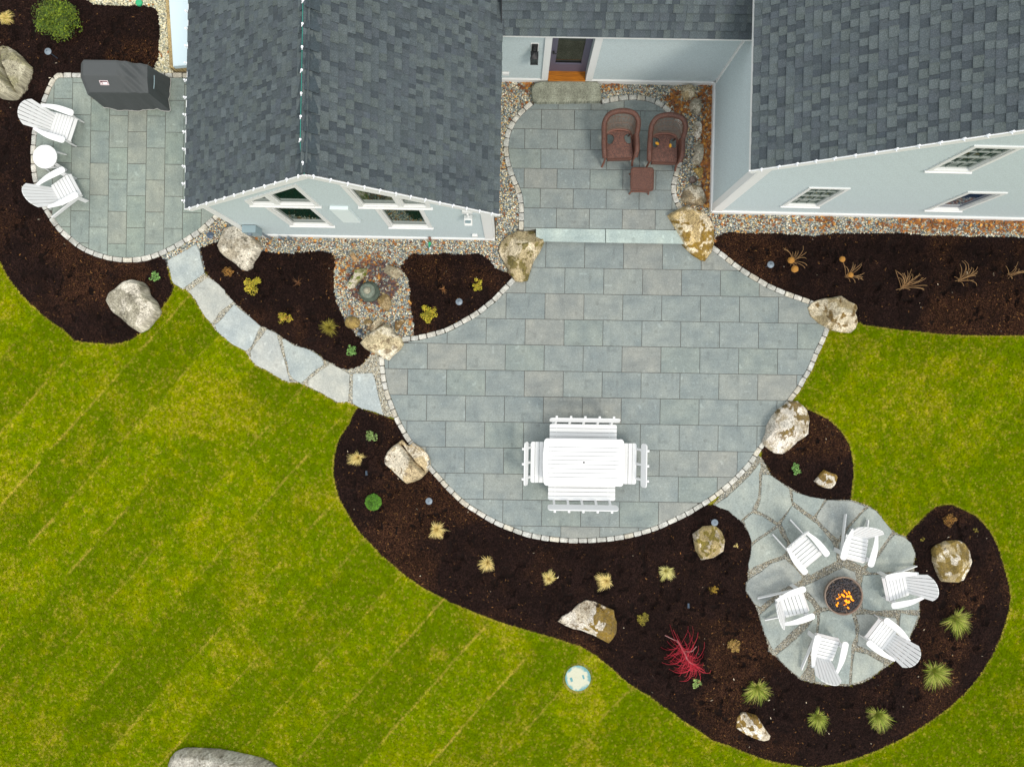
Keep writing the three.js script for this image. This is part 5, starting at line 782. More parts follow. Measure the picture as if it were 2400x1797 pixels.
rock('feature_rock', 'brown wedge on the pebbles between cream boulder and kerb', T(750, 560, [720, 860, 740, 790, 810, 775, 832, 790, 780, 860, 740, 897]), 0.18, { ...TAN, base: [0.36, 0.24, 0.10], ...CR, seed: 38, sharp: 1 });
// ---------------------------------------------------------------- plants
const groundAt = (px, py) => { const p = onG(px, py, 0.05), m = maskAt(p[0], p[1]); const y = m === MULCH ? mulchY(p[0], p[1]) : G(p[0], p[1]); const q = at(px, py, y); return [q[0], y, q[1]]; };
function colored(pos, col) { const g = new THREE.BufferGeometry(); g.setAttribute('position', new THREE.Float32BufferAttribute(pos, 3)); g.setAttribute('color', new THREE.Float32BufferAttribute(col.map(v => v * 1.16), 3)); g.computeVertexNormals(); return g; }
function tuft(name, label, cat, c, R, h, n, cols, seed, droop = 0.5, lean = [0, 0], group) { // ornamental grass: many thin arching blades
  const r = rngOf(seed), pos = [], col = [];
  for (let i = 0; i < n; i++) {
    const a = r() * 6.283, l = R * rr(0.3, 1.05, r) * (0.72 + 0.62 * vnoise(a * 1.9, seed, 3)), w = rr(0.0025, 0.006, r), ca = Math.cos(a), sa = Math.sin(a), hh = h * rr(0.55, 1.1, r), b0 = rr(0, 0.05, r) * R * 2, cc = cols[Math.floor(r() * cols.length)], br = rr(0.7, 1.25, r);
    let prev = null; for (let k = 0; k <= 4; k++) { const t = k / 4, d = b0 + (l - b0) * Math.pow(t, 1.15), y = hh * (1.7 * t - (0.7 + droop) * t * t * 0.95), ww = w * (1 - t * 0.85); const x = ca * d + lean[0] * t * t * R, z = sa * d + lean[1] * t * t * R; const L = [x - sa * ww, Math.max(0.004, y), z + ca * ww], Rr = [x + sa * ww, Math.max(0.004, y), z - ca * ww]; if (prev) { pos.push(...prev[0], ...prev[1], ...Rr, ...prev[0], ...Rr, ...L); for (let q = 0; q < 6; q++) col.push(cc[0] * br, cc[1] * br, cc[2] * br); } prev = [L, Rr]; }
  }
  const t = solo(name, colored(pos, col), M.leafy, label, cat, group); t.position.set(...c); return t;
}
function bush(name, label, cat, c, R, h, n, leaf, cols, seed, opt = {}) { // leafy shrub: leaf faces through an uneven crown, on twigs
  const r = rngOf(seed), pos = [], col = [], tw = []; const t = thing(name, label, cat, c);
  const K = opt.clumps ?? 14, cl = []; for (let i = 0; i < K; i++) { const a = i * 2.4 + rr(-0.5, 0.5, r), d = R * Math.sqrt((i + 0.2 * r()) / K) * 0.86, y = h * rr(0.35, 1, r) * (1 - 0.45 * (d / R) ** 2); cl.push([Math.cos(a) * d, y, Math.sin(a) * d, R * rr(0.24, 0.46, r), rr(0.75, 1.2, r)]); tw.push(tube([[0, -0.02, 0], [Math.cos(a) * d * 0.4, y * 0.55, Math.sin(a) * d * 0.4], [Math.cos(a) * d, y * 0.95, Math.sin(a) * d]], Math.max(0.003, R * 0.012), 6, 4)); }
  for (let i = 0; i < n; i++) {
    const k = cl[Math.floor(r() * K)], a = r() * 6.283, e = Math.asin(rr(-0.5, 1, r)), d = opt.ball ? R * (0.8 + 0.2 * r()) * (0.93 + 0.14 * vnoise(a * 4, e * 4, seed)) : k[3] * Math.pow(r(), 0.4), k0 = opt.ball ? [0, h * 0.5, 0] : k, x = k0[0] + Math.cos(a) * Math.cos(e) * d, y = Math.max(0.01, k0[1] + Math.sin(e) * d * (h / R) * (opt.ball ? 0.5 : 0.9)), z = k0[2] + Math.sin(a) * Math.cos(e) * d;
    const s = leaf * rr(0.6, 1.3, r), nrm = V(Math.cos(a) * 0.7 + rr(-0.7, 0.7, r), 0.8 + rr(-0.5, 0.6, r), Math.sin(a) * 0.7 + rr(-0.7, 0.7, r)).normalize(), u = V(r() - 0.5, r() - 0.5, r() - 0.5).cross(nrm).normalize(), v = nrm.clone().cross(u), cc = cols[Math.floor(r() * cols.length)], b = (opt.ball ? 0.55 + 1.0 * fbm(a * 3.2 + 9, e * 5, 2, seed) : k[4]) * rr(0.6, 1.3, r);
    const P = (p, q) => [x + (u.x * p + v.x * q) * s, y + (u.y * p + v.y * q) * s, z + (u.z * p + v.z * q) * s]; const w = opt.slim ?? 0.32;
    pos.push(...P(0, -0.5), ...P(w, 0), ...P(0, 0.5), ...P(0, -0.5), ...P(0, 0.5), ...P(-w, 0)); for (let q = 0; q < 6; q++) col.push(cc[0] * b, cc[1] * b, cc[2] * b);
  }
  part('foliage', colored(pos, col), M.leafy, t); part('stems', merged(tw), M.bark, t); return t;
}
const g4 = (x0, y0, x, y) => groundAt(x0 + x / 4.14, y0 + y / 4.14);
const S = 1 / 414;                                               // enlargement pixels to metres
const GOLD = [[0.33, 0.30, 0.015], [0.42, 0.36, 0.02], [0.25, 0.25, 0.015], [0.46, 0.32, 0.03]], LIME = [[0.17, 0.26, 0.012], [0.12, 0.21, 0.012], [0.24, 0.33, 0.02], [0.08, 0.15, 0.01]], MINT = [[0.12, 0.27, 0.06], [0.20, 0.36, 0.10], [0.09, 0.19, 0.04]], STRAW = [[0.60, 0.46, 0.16], [0.68, 0.55, 0.24], [0.48, 0.34, 0.10], [0.52, 0.44, 0.14]], RUST = [[0.26, 0.125, 0.02], [0.34, 0.18, 0.035], [0.19, 0.085, 0.015]], BLADE = [[0.20, 0.27, 0.018], [0.28, 0.34, 0.03], [0.14, 0.20, 0.012], [0.42, 0.38, 0.10]], OLIVE = [[0.24, 0.20, 0.02], [0.31, 0.26, 0.03], [0.17, 0.15, 0.015]];
bush('evergreen_shrub', 'bright green feathery dwarf evergreen in the bed behind the grill', 'shrub', g4(0, 0, 625, 240), 0.44, 0.55, 9000, 0.045, [[0.10, 0.155, 0.004], [0.055, 0.105, 0.004], [0.16, 0.22, 0.006], [0.028, 0.06, 0.003]], 201, { clumps: 40, slim: 0.2 });
bush('boxwood_ball', 'small round clipped bright green ball shrub in the large bed', 'shrub', g4(750, 900, 525, 1138), 0.19, 0.24, 3800, 0.026, [[0.06, 0.17, 0.008], [0.09, 0.23, 0.01], [0.04, 0.12, 0.006]], 202, { ball: true, slim: 0.3 });
bush('golden_shrub', 'golden leafed low shrub between the path and the pale corner boulder', 'shrub', g4(400, 600, 805, 290), 0.21, 0.2, 700, 0.034, GOLD, 203);
bush('golden_shrub', 'broad golden shrub in the wedge bed nearest the stone lantern', 'shrub', g4(750, 560, 1060, 728), 0.22, 0.2, 900, 0.032, GOLD, 204);
bush('golden_shrub', 'narrow golden shrub in the wedge bed near the step boulder', 'shrub', g4(750, 560, 1535, 450), 0.155, 0.18, 420, 0.03, GOLD, 205, { clumps: 8 });
bush('golden_shrub', 'sparse yellow and orange shrub in the middle of the path side bed', 'shrub', g4(400, 600, 1115, 607), 0.17, 0.16, 380, 0.03, [...GOLD, [0.45, 0.22, 0.05]], 206, { clumps: 9 });
tuft('twiggy_shrub', 'olive twiggy shrub in the path side bed below the lantern', 'shrub', g4(400, 600, 1545, 690), 0.21, 0.2, 240, OLIVE, 207, 0.3);
bush('small_plant', 'rusty little plant beside the pale corner boulder', 'plant', g4(400, 600, 560, 155), 0.12, 0.1, 420, 0.022, RUST, 208);
bush('small_plant', 'small mint green plant in the left bed beside the first flagstone', 'plant', g4(0, 300, 1510, 1445), 0.12, 0.1, 260, 0.034, MINT, 209, { clumps: 10 });
bush('small_plant', 'small mint green plant in the point of the path side bed', 'plant', g4(400, 600, 1760, 910), 0.13, 0.1, 280, 0.036, MINT, 210, { clumps: 10 });
bush('small_plant', 'small pale green plant in the large bed below the last path flagstone', 'plant', g4(750, 900, 505, 500), 0.14, 0.1, 260, 0.034, [[0.17, 0.27, 0.07], [0.25, 0.35, 0.12], [0.11, 0.18, 0.04]], 211, { clumps: 9 });
bush('small_plant', 'small green plant in the little bed beside the white crusted boulder', 'plant', g4(1550, 850, 1300, 1025), 0.14, 0.1, 240, 0.036, MINT, 212, { clumps: 9 });
bush('small_plant', 'small pale green plant below the red twigged maple', 'plant', g4(1150, 1300, 1995, 1240), 0.12, 0.1, 260, 0.03, [[0.22, 0.34, 0.08], [0.30, 0.42, 0.13]], 213, { clumps: 9 });
bush('small_plant', 'round olive brown plant between the pointed white rock and the red maple', 'plant', g4(1150, 1300, 1475, 615), 0.145, 0.11, 700, 0.02, OLIVE, 214);
bush('small_plant', 'tan dry plant in the large bed between red maple and fire pit paving', 'plant', g4(1500, 1397, 905, 480), 0.155, 0.12, 600, 0.024, [[0.36, 0.22, 0.06], [0.44, 0.28, 0.09], [0.26, 0.18, 0.03]], 215);
bush('small_plant', 'small ochre plant in the large bed below the squarish lichened boulder', 'plant', groundAt(1671, 1383), 0.12, 0.1, 420, 0.02, [[0.36, 0.24, 0.02], [0.28, 0.17, 0.02]], 216);
bush('small_plant', 'rust brown plant at the top of the bed curl behind the fire pit', 'plant', g4(1900, 1100, 1340, 490), 0.15, 0.12, 600, 0.022, RUST, 217);
bush('small_plant', 'tiny olive seedling beside the fire pit paving and the lawn tip', 'plant', g4(1900, 1100, 1092, 672), 0.08, 0.06, 90, 0.022, OLIVE, 218, { clumps: 5 });
bush('small_plant', 'tiny faint seedling right above the round lichened boulder', 'plant', g4(1900, 1100, 1600, 590), 0.07, 0.05, 70, 0.02, OLIVE, 219, { clumps: 5 });
bush('small_plant', 'tiny dry seedling between the squarish boulder and the fire pit paving', 'plant', g4(1700, 1200, 100, 322), 0.07, 0.06, 80, 0.022, STRAW, 220, { clumps: 5 });
tuft('dry_twigs', 'thin brown twigs in the middle of the path side bed', 'twigs', g4(400, 600, 1240, 262), 0.17, 0.12, 26, [[0.14, 0.06, 0.025], [0.20, 0.09, 0.03]], 221, 0.4);
tuft('dry_twigs', 'thin rusty twigs in the middle of the wedge bed', 'twigs', g4(750, 560, 1200, 490), 0.12, 0.1, 26, [[0.22, 0.09, 0.03], [0.28, 0.13, 0.04]], 222, 0.4);
const TG = 'tufts of dry straw coloured grass in the beds';
tuft('dry_grass', 'golden grass tuft beside the dwarf evergreen', 'grass tuft', g4(0, 0, 65, 188), 0.18, 0.2, 420, [...STRAW, [0.36, 0.33, 0.04]], 230, 0.6, [0.1, 0.1]);
tuft('dry_grass', 'straw grass tuft beside the split kerb boulder', 'grass tuft', g4(750, 900, 372, 712), 0.19, 0.2, 420, STRAW, 231, 0.6, [-0.2, 0.1]);
tuft('dry_grass', 'fat straw grass tuft below the ball shrub', 'grass tuft', g4(750, 900, 1135, 1405), 0.215, 0.22, 520, STRAW, 232, 0.6, [0.15, 0.2]);
tuft('dry_grass', 'thin straw grass tuft below the patio kerb between two fuller tufts', 'grass tuft', g4(750, 1200, 1625, 482), 0.185, 0.2, 330, STRAW, 233, 0.6, [-0.1, 0.3]);
tuft('dry_grass', 'compact yellow straw tuft above the pointed white rock, at its lawn end', 'grass tuft', g4(1150, 1300, 565, 225), 0.18, 0.2, 420, [...STRAW, [0.45, 0.42, 0.08]], 234, 0.6, [0.1, -0.25]);
tuft('dry_grass', 'shaggy straw tuft straight above the pointed white rock', 'grass tuft', g4(1150, 1300, 1120, 248), 0.21, 0.2, 420, STRAW, 235, 0.6, [-0.25, 0.05]);
tuft('dry_grass', 'pale greenish straw tuft between pointed white rock and squarish boulder', 'grass tuft', g4(1150, 1300, 1695, 148), 0.2, 0.22, 460, [[0.50, 0.47, 0.16], [0.58, 0.52, 0.22], [0.40, 0.38, 0.10]], 236, 0.6, [0.05, 0.25]);
tuft('green_grass', 'green fountain grass beside the red twigged maple', 'grass tuft', g4(1500, 1397, 1120, 870), 0.31, 0.34, 420, BLADE, 240, 0.5, [-0.1, 0.2]);
tuft('green_grass', 'green fountain grass between the small ochre rock and the fire pit', 'grass tuft', g4(1500, 1397, 1705, 1150), 0.27, 0.32, 400, BLADE, 241, 0.5, [0, 0.3]);
tuft('green_grass', 'green fountain grass at the lowest edge of the bed below the fire pit', 'grass tuft', g4(1900, 1397, 630, 1135), 0.32, 0.34, 420, BLADE, 242, 0.5, [0.05, 0.3]);
tuft('green_grass', 'green fountain grass touching the chair with the reclined back near the lawn', 'grass tuft', g4(1900, 1397, 1175, 715), 0.35, 0.36, 460, BLADE, 243, 0.5, [0.1, 0.25]);
tuft('green_grass', 'green fountain grass below the round lichened boulder', 'grass tuft', g4(1900, 1397, 1380, 205), 0.31, 0.34, 440, BLADE, 244, 0.5, [0.1, 0.25]);
// dried hydrangeas: bare arching stalks, a few round heads
function hydrangea(label, c, n, R, heads, dir, seed) {
  const t = thing('dried_hydrangea', label, 'shrub', c), r = rngOf(seed), tw = [];
  for (let i = 0; i < n; i++) { const a = dir + rr(-1.5, 1.5, r), l = R * rr(0.6, 1.1, r), h = rr(0.12, 0.36, r), b = rr(-0.25, 0.25, r); tw.push(tube([[rr(-0.03, 0.03, r), 0, rr(-0.03, 0.03, r)], [Math.cos(a) * l * 0.35, h * 0.8, Math.sin(a) * l * 0.35], [Math.cos(a + b) * l * 0.75, h, Math.sin(a + b) * l * 0.75], [Math.cos(a + 1.6 * b) * l, h * 0.8, Math.sin(a + 1.6 * b) * l]], 0.0042, 10, 4)); }
  for (let i = 0; i < 5; i++) { const a = r() * 6.283, l = R * rr(0.25, 0.5, r); tw.push(tube([[0, 0, 0], [Math.cos(a) * l * 0.5, 0.08, Math.sin(a) * l * 0.5], [Math.cos(a) * l, 0.07, Math.sin(a) * l]], 0.004, 6, 4)); }
  part('stalks', merged(tw), M.stalk, t);
  for (const [hx, hz, hr] of heads) { const g = new THREE.IcosahedronGeometry(hr, 3), p = g.attributes.position; for (let i = 0; i < p.count; i++) { const k = 1 + 0.28 * (noise3(p.getX(i) * 60, p.getY(i) * 60, p.getZ(i) * 60, 9) - 0.5) * 2; p.setXYZ(i, p.getX(i) * k, p.getY(i) * k * 0.8, p.getZ(i) * k); } g.computeVertexNormals(); g.translate(hx, 0.24, hz); part('flower_head', g, M.head, t); part('head_stalk', tube([[0, 0, 0], [hx * 0.5, 0.16, hz * 0.5], [hx, 0.22, hz]], 0.0045, 8, 4), M.stalk, t); }
}
const hd = (x0, y0, x, y) => g4(x0, y0, x, y);
hydrangea('dried hydrangea with two orange heads next to the path light', hd(1500, 300, 1465, 1300), 11, 0.36, [[-0.085, 0.0, 0.075], [0.0, 0.20, 0.08]], -0.5, 301);
hydrangea('dried hydrangea with one head apart, second along from the path light', hd(1500, 300, 2000, 1440), 12, 0.34, [[-0.19, -0.36, 0.065], [0.0, 0.0, 0.06]], -0.9, 302);
hydrangea('bare fan of tan hydrangea stalks, third along from the path light', hd(1900, 300, 890, 1550), 22, 0.42, [], -1.2, 303);
hydrangea('bare leaning hydrangea stalks, fourth along from the path light', hd(1900, 300, 1440, 1480), 13, 0.4, [], -0.9, 304);
hydrangea('short dry hydrangea, farthest from the path light', hd(1900, 300, 1920, 1435), 10, 0.3, [], -0.8, 305);
{ // weeping maple with bare red twigs
  const c = g4(1150, 1300, 1815, 850), t = thing('red_maple', 'weeping maple with bare crimson twigs in the large bed', 'tree', c), r = rngOf(310), main = [], tw = [];
  const sp = 1 / 414; const B = [[0, 0, 0], [-0.05, 0.25, -0.12], [0.05, 0.45, 0.08], [0.12, 0.55, 0.22], [0.3, 0.5, 0.34]];
  main.push(tube(B, 0.018, 20, 7)); main.push(tube([[0.05, 0.42, 0.05], [0.2, 0.5, 0.02], [0.33, 0.42, -0.06]], 0.009, 10, 5)); main.push(tube([[-0.04, 0.2, -0.1], [-0.15, 0.34, -0.18], [-0.36, 0.3, -0.27]], 0.008, 10, 5));
  const crv = new THREE.CatmullRomCurve3(B.map(p => V(...p)));
  for (let i = 0; i < 120; i++) { const p = crv.getPointAt(rr(0.35, 1, r)), a = i < 84 ? rr(0.4, 3.0, r) : r() * 6.283, l = rr(0.14, 0.58, r), h = rr(0.02, 0.12, r), b = rr(-0.35, 0.35, r); tw.push(tube([[p.x, p.y, p.z], [p.x + Math.cos(a) * l * 0.4, p.y + h, p.z + Math.sin(a) * l * 0.4], [p.x + Math.cos(a + b) * l * 0.8, p.y + h * 0.2 - 0.08, p.z + Math.sin(a + b) * l * 0.8], [p.x + Math.cos(a + b * 1.4) * l, Math.max(0.05, p.y - 0.28), p.z + Math.sin(a + b * 1.4) * l]], rr(0.0022, 0.0048, r), 8, 4)); }
  part('trunk', merged(main), M.twigGrey, t); part('twigs', merged(tw), M.redTwig, t);
}
// ---------------------------------------------------------------- furniture and fittings
const place = (px, py, h) => { const p = at(px, py, h); return p; };
// ---- slatted garden chair with a fan back; +z is the way it faces
function makeAdirondack(label) {
  const t = thing('adirondack_chair', label, 'chair');
  const seat = z => 0.285 + 0.10 * (z + 0.14) / 0.5;
  for (let i = 0; i < 6; i++) { const z = 0.335 - i * 0.083; part('seat_slat', rbox(0.53, 0.022, 0.074, 0, seat(z) + 0.012, z, -0.19), M.poly, t); }
  part('seat_slat', rbox(0.53, 0.022, 0.07, 0, 0.36, 0.402, 0.85), M.poly, t);
  const bz = -0.13, by = 0.30, tilt = 0.46; // back: seven boards, spreading upwards to a rounded top
  for (let i = -3; i <= 3; i++) {
    const w0 = 0.050, w1 = 0.071, x0 = i * 0.064, x1 = i * 0.087, s = new THREE.Shape(), tp = x => 0.745 - 1.25 * x * x - 10 * x * x * x * x;
    s.moveTo(x0 - w0 / 2, 0); s.lineTo(x0 + w0 / 2, 0); s.lineTo(x1 + w1 / 2, tp(x1 + w1 / 2)); s.lineTo(x1, tp(x1)); s.lineTo(x1 - w1 / 2, tp(x1 - w1 / 2)); s.closePath();
    const g = new THREE.ExtrudeGeometry(s, { depth: 0.016, bevelEnabled: true, bevelThickness: 0.003, bevelSize: 0.003, bevelSegments: 1, curveSegments: 4 }); put(g, 0, by, bz, -tilt); part('back_slat', g, M.poly, t);
  }
  for (const [l, w] of [[0.10, 0.46], [0.44, 0.54]]) part('back_rail', rbox(w, 0.07, 0.022, 0, by + l * Math.cos(tilt) - 0.012, bz - l * Math.sin(tilt) - 0.022, -tilt), M.poly, t);
  for (const s of [-1, 1]) {
    const a = new THREE.Shape(); a.moveTo(s * 0.255, 0.40); a.quadraticCurveTo(s * 0.265, 0.44, s * 0.32, 0.44); a.quadraticCurveTo(s * 0.385, 0.44, s * 0.39, 0.38); a.bezierCurveTo(s * 0.40, 0.15, s * 0.395, 0.02, s * 0.345, -0.14); a.lineTo(s * 0.30, -0.30); a.lineTo(s * 0.235, -0.30); a.bezierCurveTo(s * 0.29, -0.12, s * 0.255, 0.12, s * 0.255, 0.40);
    const g = new THREE.ExtrudeGeometry(a, { depth: 0.016, bevelEnabled: true, bevelThickness: 0.004, bevelSize: 0.004, bevelSegments: 1, curveSegments: 8 }); g.rotateX(Math.PI / 2); put(g, 0, 0.575, 0, 0.03); part('arm', g, M.poly, t);
    part('front_leg', rbox(0.026, 0.555, 0.10, s * 0.292, 0.2775, 0.315), M.poly, t);
    part('rear_leg', bar([s * 0.266, 0.335, 0.40], [s * 0.266, 0.05, -0.54], 0.024, 0.10), M.poly, t);
    part('arm_bracket', rbox(0.022, 0.12, 0.05, s * 0.317, 0.49, 0.315), M.poly, t);
  }
  part('arm_rail', rbox(0.62, 0.06, 0.022, 0, 0.535, -0.275, -0.1), M.poly, t);
  return t;
}
const adir = [[D_, 770, 385, 0.64, 0.77, 'white slatted garden chair at the fire pit nearest the main patio kerb', Y0],
  [D_, 1262, 345, -0.25, 0.97, 'white slatted garden chair at the fire pit nearest the lawn tip', Y0],
  [D_, 1665, 722, -0.975, 0.21, 'white slatted garden chair at the fire pit backing onto the round lichened boulder', Y0],
  [D_, 1520, 1195, -0.79, -0.61, 'white slatted garden chair at the fire pit with its back over a green grass tuft', Y0],
  [D_, 965, 1320, 0.24, -0.97, 'white slatted garden chair at the fire pit with its back over the lowest mulch edge', Y0],
  [D_, 660, 885, 0.95, -0.32, 'white slatted garden chair at the fire pit on the red maple side', Y0],
  [[0, 0], 600, 1225, 0.95, 0.31, 'white slatted garden chair on the grill patio next to the big grey boulder', Y0],
  [[0, 300], 630, 605, 0.88, -0.47, 'white slatted garden chair on the grill patio below the round side table', Y0]];
let adirProto = null;
adir.forEach(([o, x, y, hx, hz, label, gy]) => {
  const turn = Math.atan2(hx, hz), p = place(o[0] + x / 4.14, o[1] + y / 4.14, gy + 0.33), L = Math.hypot(hx, hz), pos = [p[0] - hx / L * 0.13, gy, p[1] - hz / L * 0.13];
  if (!adirProto) { adirProto = makeAdirondack(label); adirProto.position.set(...pos); adirProto.rotation.y = turn; adirProto.userData.group = 'white slatted garden chairs'; } else copyOf(adirProto, label, pos, turn, 'white slatted garden chairs');
});
{ // round side table
  const p = place(430 / 4.14, 300 + 277 / 4.14, Y0 + 0.46), t = thing('side_table', 'small round white side table between the two chairs on the grill patio', 'table', [p[0], Y0, p[1]], 0.05), R = 0.268;
  for (let i = 0; i < 6; i++) { const w = 2 * R / 6, x0 = -R + i * w + 0.002, x1 = x0 + w - 0.004, s = [], n = 8; for (let k = 0; k <= n; k++) { const x = lerp(x0, x1, k / n); s.push([x, Math.sqrt(Math.max(0, R * R - x * x)) + 0.006]); } for (let k = n; k >= 0; k--) { const x = lerp(x0, x1, k / n); s.push([x, -Math.sqrt(Math.max(0, R * R - x * x)) - 0.006]); } part('top_slat', put(slab(s, 0.46, 0.02, [[0.003, 0], [0, 0.003]]), 0, 0, 0, 0, Math.PI / 2), M.poly, t); }
  for (const [sx, sz] of [[-1, -1], [1, -1], [1, 1], [-1, 1]]) part('leg', bar([sx * 0.16, 0.44, sz * 0.13], [sx * 0.20, 0.01, sz * 0.19], 0.07, 0.024), M.poly, t);
  for (const s of [-1, 1]) part('leg_rail', rbox(0.40, 0.06, 0.022, 0, 0.405, s * 0.135), M.poly, t); part('stretcher', rbox(0.06, 0.022, 0.32, 0, 0.18, 0), M.poly, t); for (const s of [-1, 1]) part('cross_rail', rbox(0.36, 0.05, 0.022, 0, 0.18, s * 0.165), M.poly, t);
}
// ---- dining table and seats
const DT = place(1368.6, 1083.6, Y0 + 0.74), dAng = -0.014;
{
  const t = thing('dining_table', 'white slatted rectangular dining table with a dark umbrella hole', 'table', [DT[0], Y0, DT[1]], dAng), y = 0.74;
  const hw = 0.90, hd_ = 0.525, iw = 0.795, id = 0.43;
  for (const s of [-1, 1]) {
    const e = new THREE.Shape(); e.moveTo(s * iw, -id - 0.001); e.lineTo(s * (iw + 0.0), -hd_); e.lineTo(s * (hw - 0.09), -hd_); e.quadraticCurveTo(s * (hw - 0.02), -hd_, s * (hw - 0.01), -hd_ + 0.08); e.quadraticCurveTo(s * (hw + 0.035), 0, s * (hw - 0.01), hd_ - 0.08); e.quadraticCurveTo(s * (hw - 0.02), hd_, s * (hw - 0.09), hd_); e.lineTo(s * iw, hd_); e.closePath();
    const g = new THREE.ExtrudeGeometry(e, { depth: 0.02, bevelEnabled: true, bevelThickness: 0.004, bevelSize: 0.004, bevelSegments: 1, curveSegments: 10 }); g.rotateX(Math.PI / 2); g.translate(0, y - 0.004, 0); part('end_board', g, M.poly, t);
    part('side_board', rbox(2 * iw - 0.012, 0.028, hd_ - id, 0, y - 0.014, s * (hd_ + id) / 2), M.poly, t);
    part('apron', rbox(1.5, 0.09, 0.024, 0, y - 0.075, s * 0.40), M.poly, t); part('apron', rbox(0.024, 0.09, 0.78, s * 0.74, y - 0.075, 0), M.poly, t);
    for (const q of [-1, 1]) part('leg', rbox(0.085, y - 0.03, 0.085, s * 0.70, (y - 0.03) / 2, q * 0.36), M.poly, t);
  }
  const n = 9, w = 2 * id / n; for (let i = 0; i < n; i++) part('top_slat', rbox(2 * iw - 0.012, 0.026, w - 0.007, 0, y - 0.0135, -id + (i + 0.5) * w), M.poly, t);
  part('umbrella_hole', cyl(0.021, 0.021, 0.006, 0, y + 0.0015, 0, 20), M.black, t);
}
function makeBench(name, label, cat, len, nBack, pos, turn) {
  const t = thing(name, label, cat, pos, turn); const sy = 0.43, hl = len / 2;
  for (let i = 0; i < 5; i++) { const z = -0.17 + i * 0.096; if (i) part('seat_slat', rbox(len, 0.024, 0.088, 0, sy - 0.012, z), M.poly, t); else { const s = new THREE.Shape(); s.moveTo(-hl, 0.044); s.lineTo(hl, 0.044); s.lineTo(hl, 0); s.quadraticCurveTo(hl, -0.046, hl - 0.06, -0.046); s.lineTo(-hl + 0.06, -0.046); s.quadraticCurveTo(-hl, -0.046, -hl, 0); s.closePath(); const g = new THREE.ExtrudeGeometry(s, { depth: 0.018, bevelEnabled: true, bevelThickness: 0.003, bevelSize: 0.001, bevelSegments: 1 }); g.rotateX(Math.PI / 2); g.translate(0, sy - 0.003, z); part('seat_slat', g, M.poly, t); } }
  const ra = new THREE.Shape(), rl = hl + 0.02; ra.moveTo(-rl + 0.06, -0.11); ra.lineTo(rl - 0.06, -0.11); ra.quadraticCurveTo(rl, -0.10, rl, -0.03); ra.lineTo(rl, 0.03); ra.quadraticCurveTo(rl, 0.10, rl - 0.06, 0.11); ra.lineTo(-rl + 0.06, 0.11); ra.quadraticCurveTo(-rl, 0.10, -rl, 0.03); ra.lineTo(-rl, -0.03); ra.quadraticCurveTo(-rl, -0.10, -rl + 0.06, -0.11);
  const g = new THREE.ExtrudeGeometry(ra, { depth: 0.016, bevelEnabled: true, bevelThickness: 0.004, bevelSize: 0.004, bevelSegments: 1 }); put(g, 0, 0.77, -0.335, -0.38); part('back_rail', g, M.poly, t);
  for (let i = 0; i < nBack; i++) { const x = lerp(-hl + 0.13, hl - 0.13, nBack > 1 ? i / (nBack - 1) : 0.5); part('back_post', bar([x, 0.36, -0.205], [x, 0.885, -0.402], 0.05, 0.05), M.poly, t); }
  for (const sx of [-1, 1]) { for (const [z, lean] of [[0.16, 0.02], [-0.17, -0.05]]) part('leg', bar([sx * (hl - 0.13), 0.41, z], [sx * (hl - 0.10), 0.005, z + lean], 0.05, 0.05), M.poly, t); part('side_rail', rbox(0.026, 0.07, 0.40, sx * (hl - 0.16), 0.37, 0), M.poly, t); }
  part('front_rail', rbox(len - 0.2, 0.06, 0.022, 0, 0.375, 0.2), M.poly, t);
  return t;
}
{
  const a = place(1367, 994.2, Y0 + 0.43), b = place(1363.5, 1172.5, Y0 + 0.43), c = place(1243.8, 1083, Y0 + 0.43), d = place(1491.8, 1086.5, Y0 + 0.43), k = 0.217;
  makeBench('bench', 'white slatted bench on the house side of the dining table', 'bench', 1.53, 5, [a[0], Y0, a[1] + k], dAng);
  makeBench('bench', 'white slatted bench on the lawn side of the dining table', 'bench', 1.53, 5, [b[0], Y0, b[1] - k], dAng + Math.PI);
  makeBench('dining_chair', 'wide white slatted chair at the table end facing the mulch bed with straw tufts', 'chair', 0.93, 3, [c[0] + k, Y0, c[1]], dAng + Math.PI / 2);
  makeBench('dining_chair', 'wide white slatted chair at the table end nearest the fire pit', 'chair', 0.93, 3, [d[0] - k, Y0, d[1]], dAng - Math.PI / 2);
}
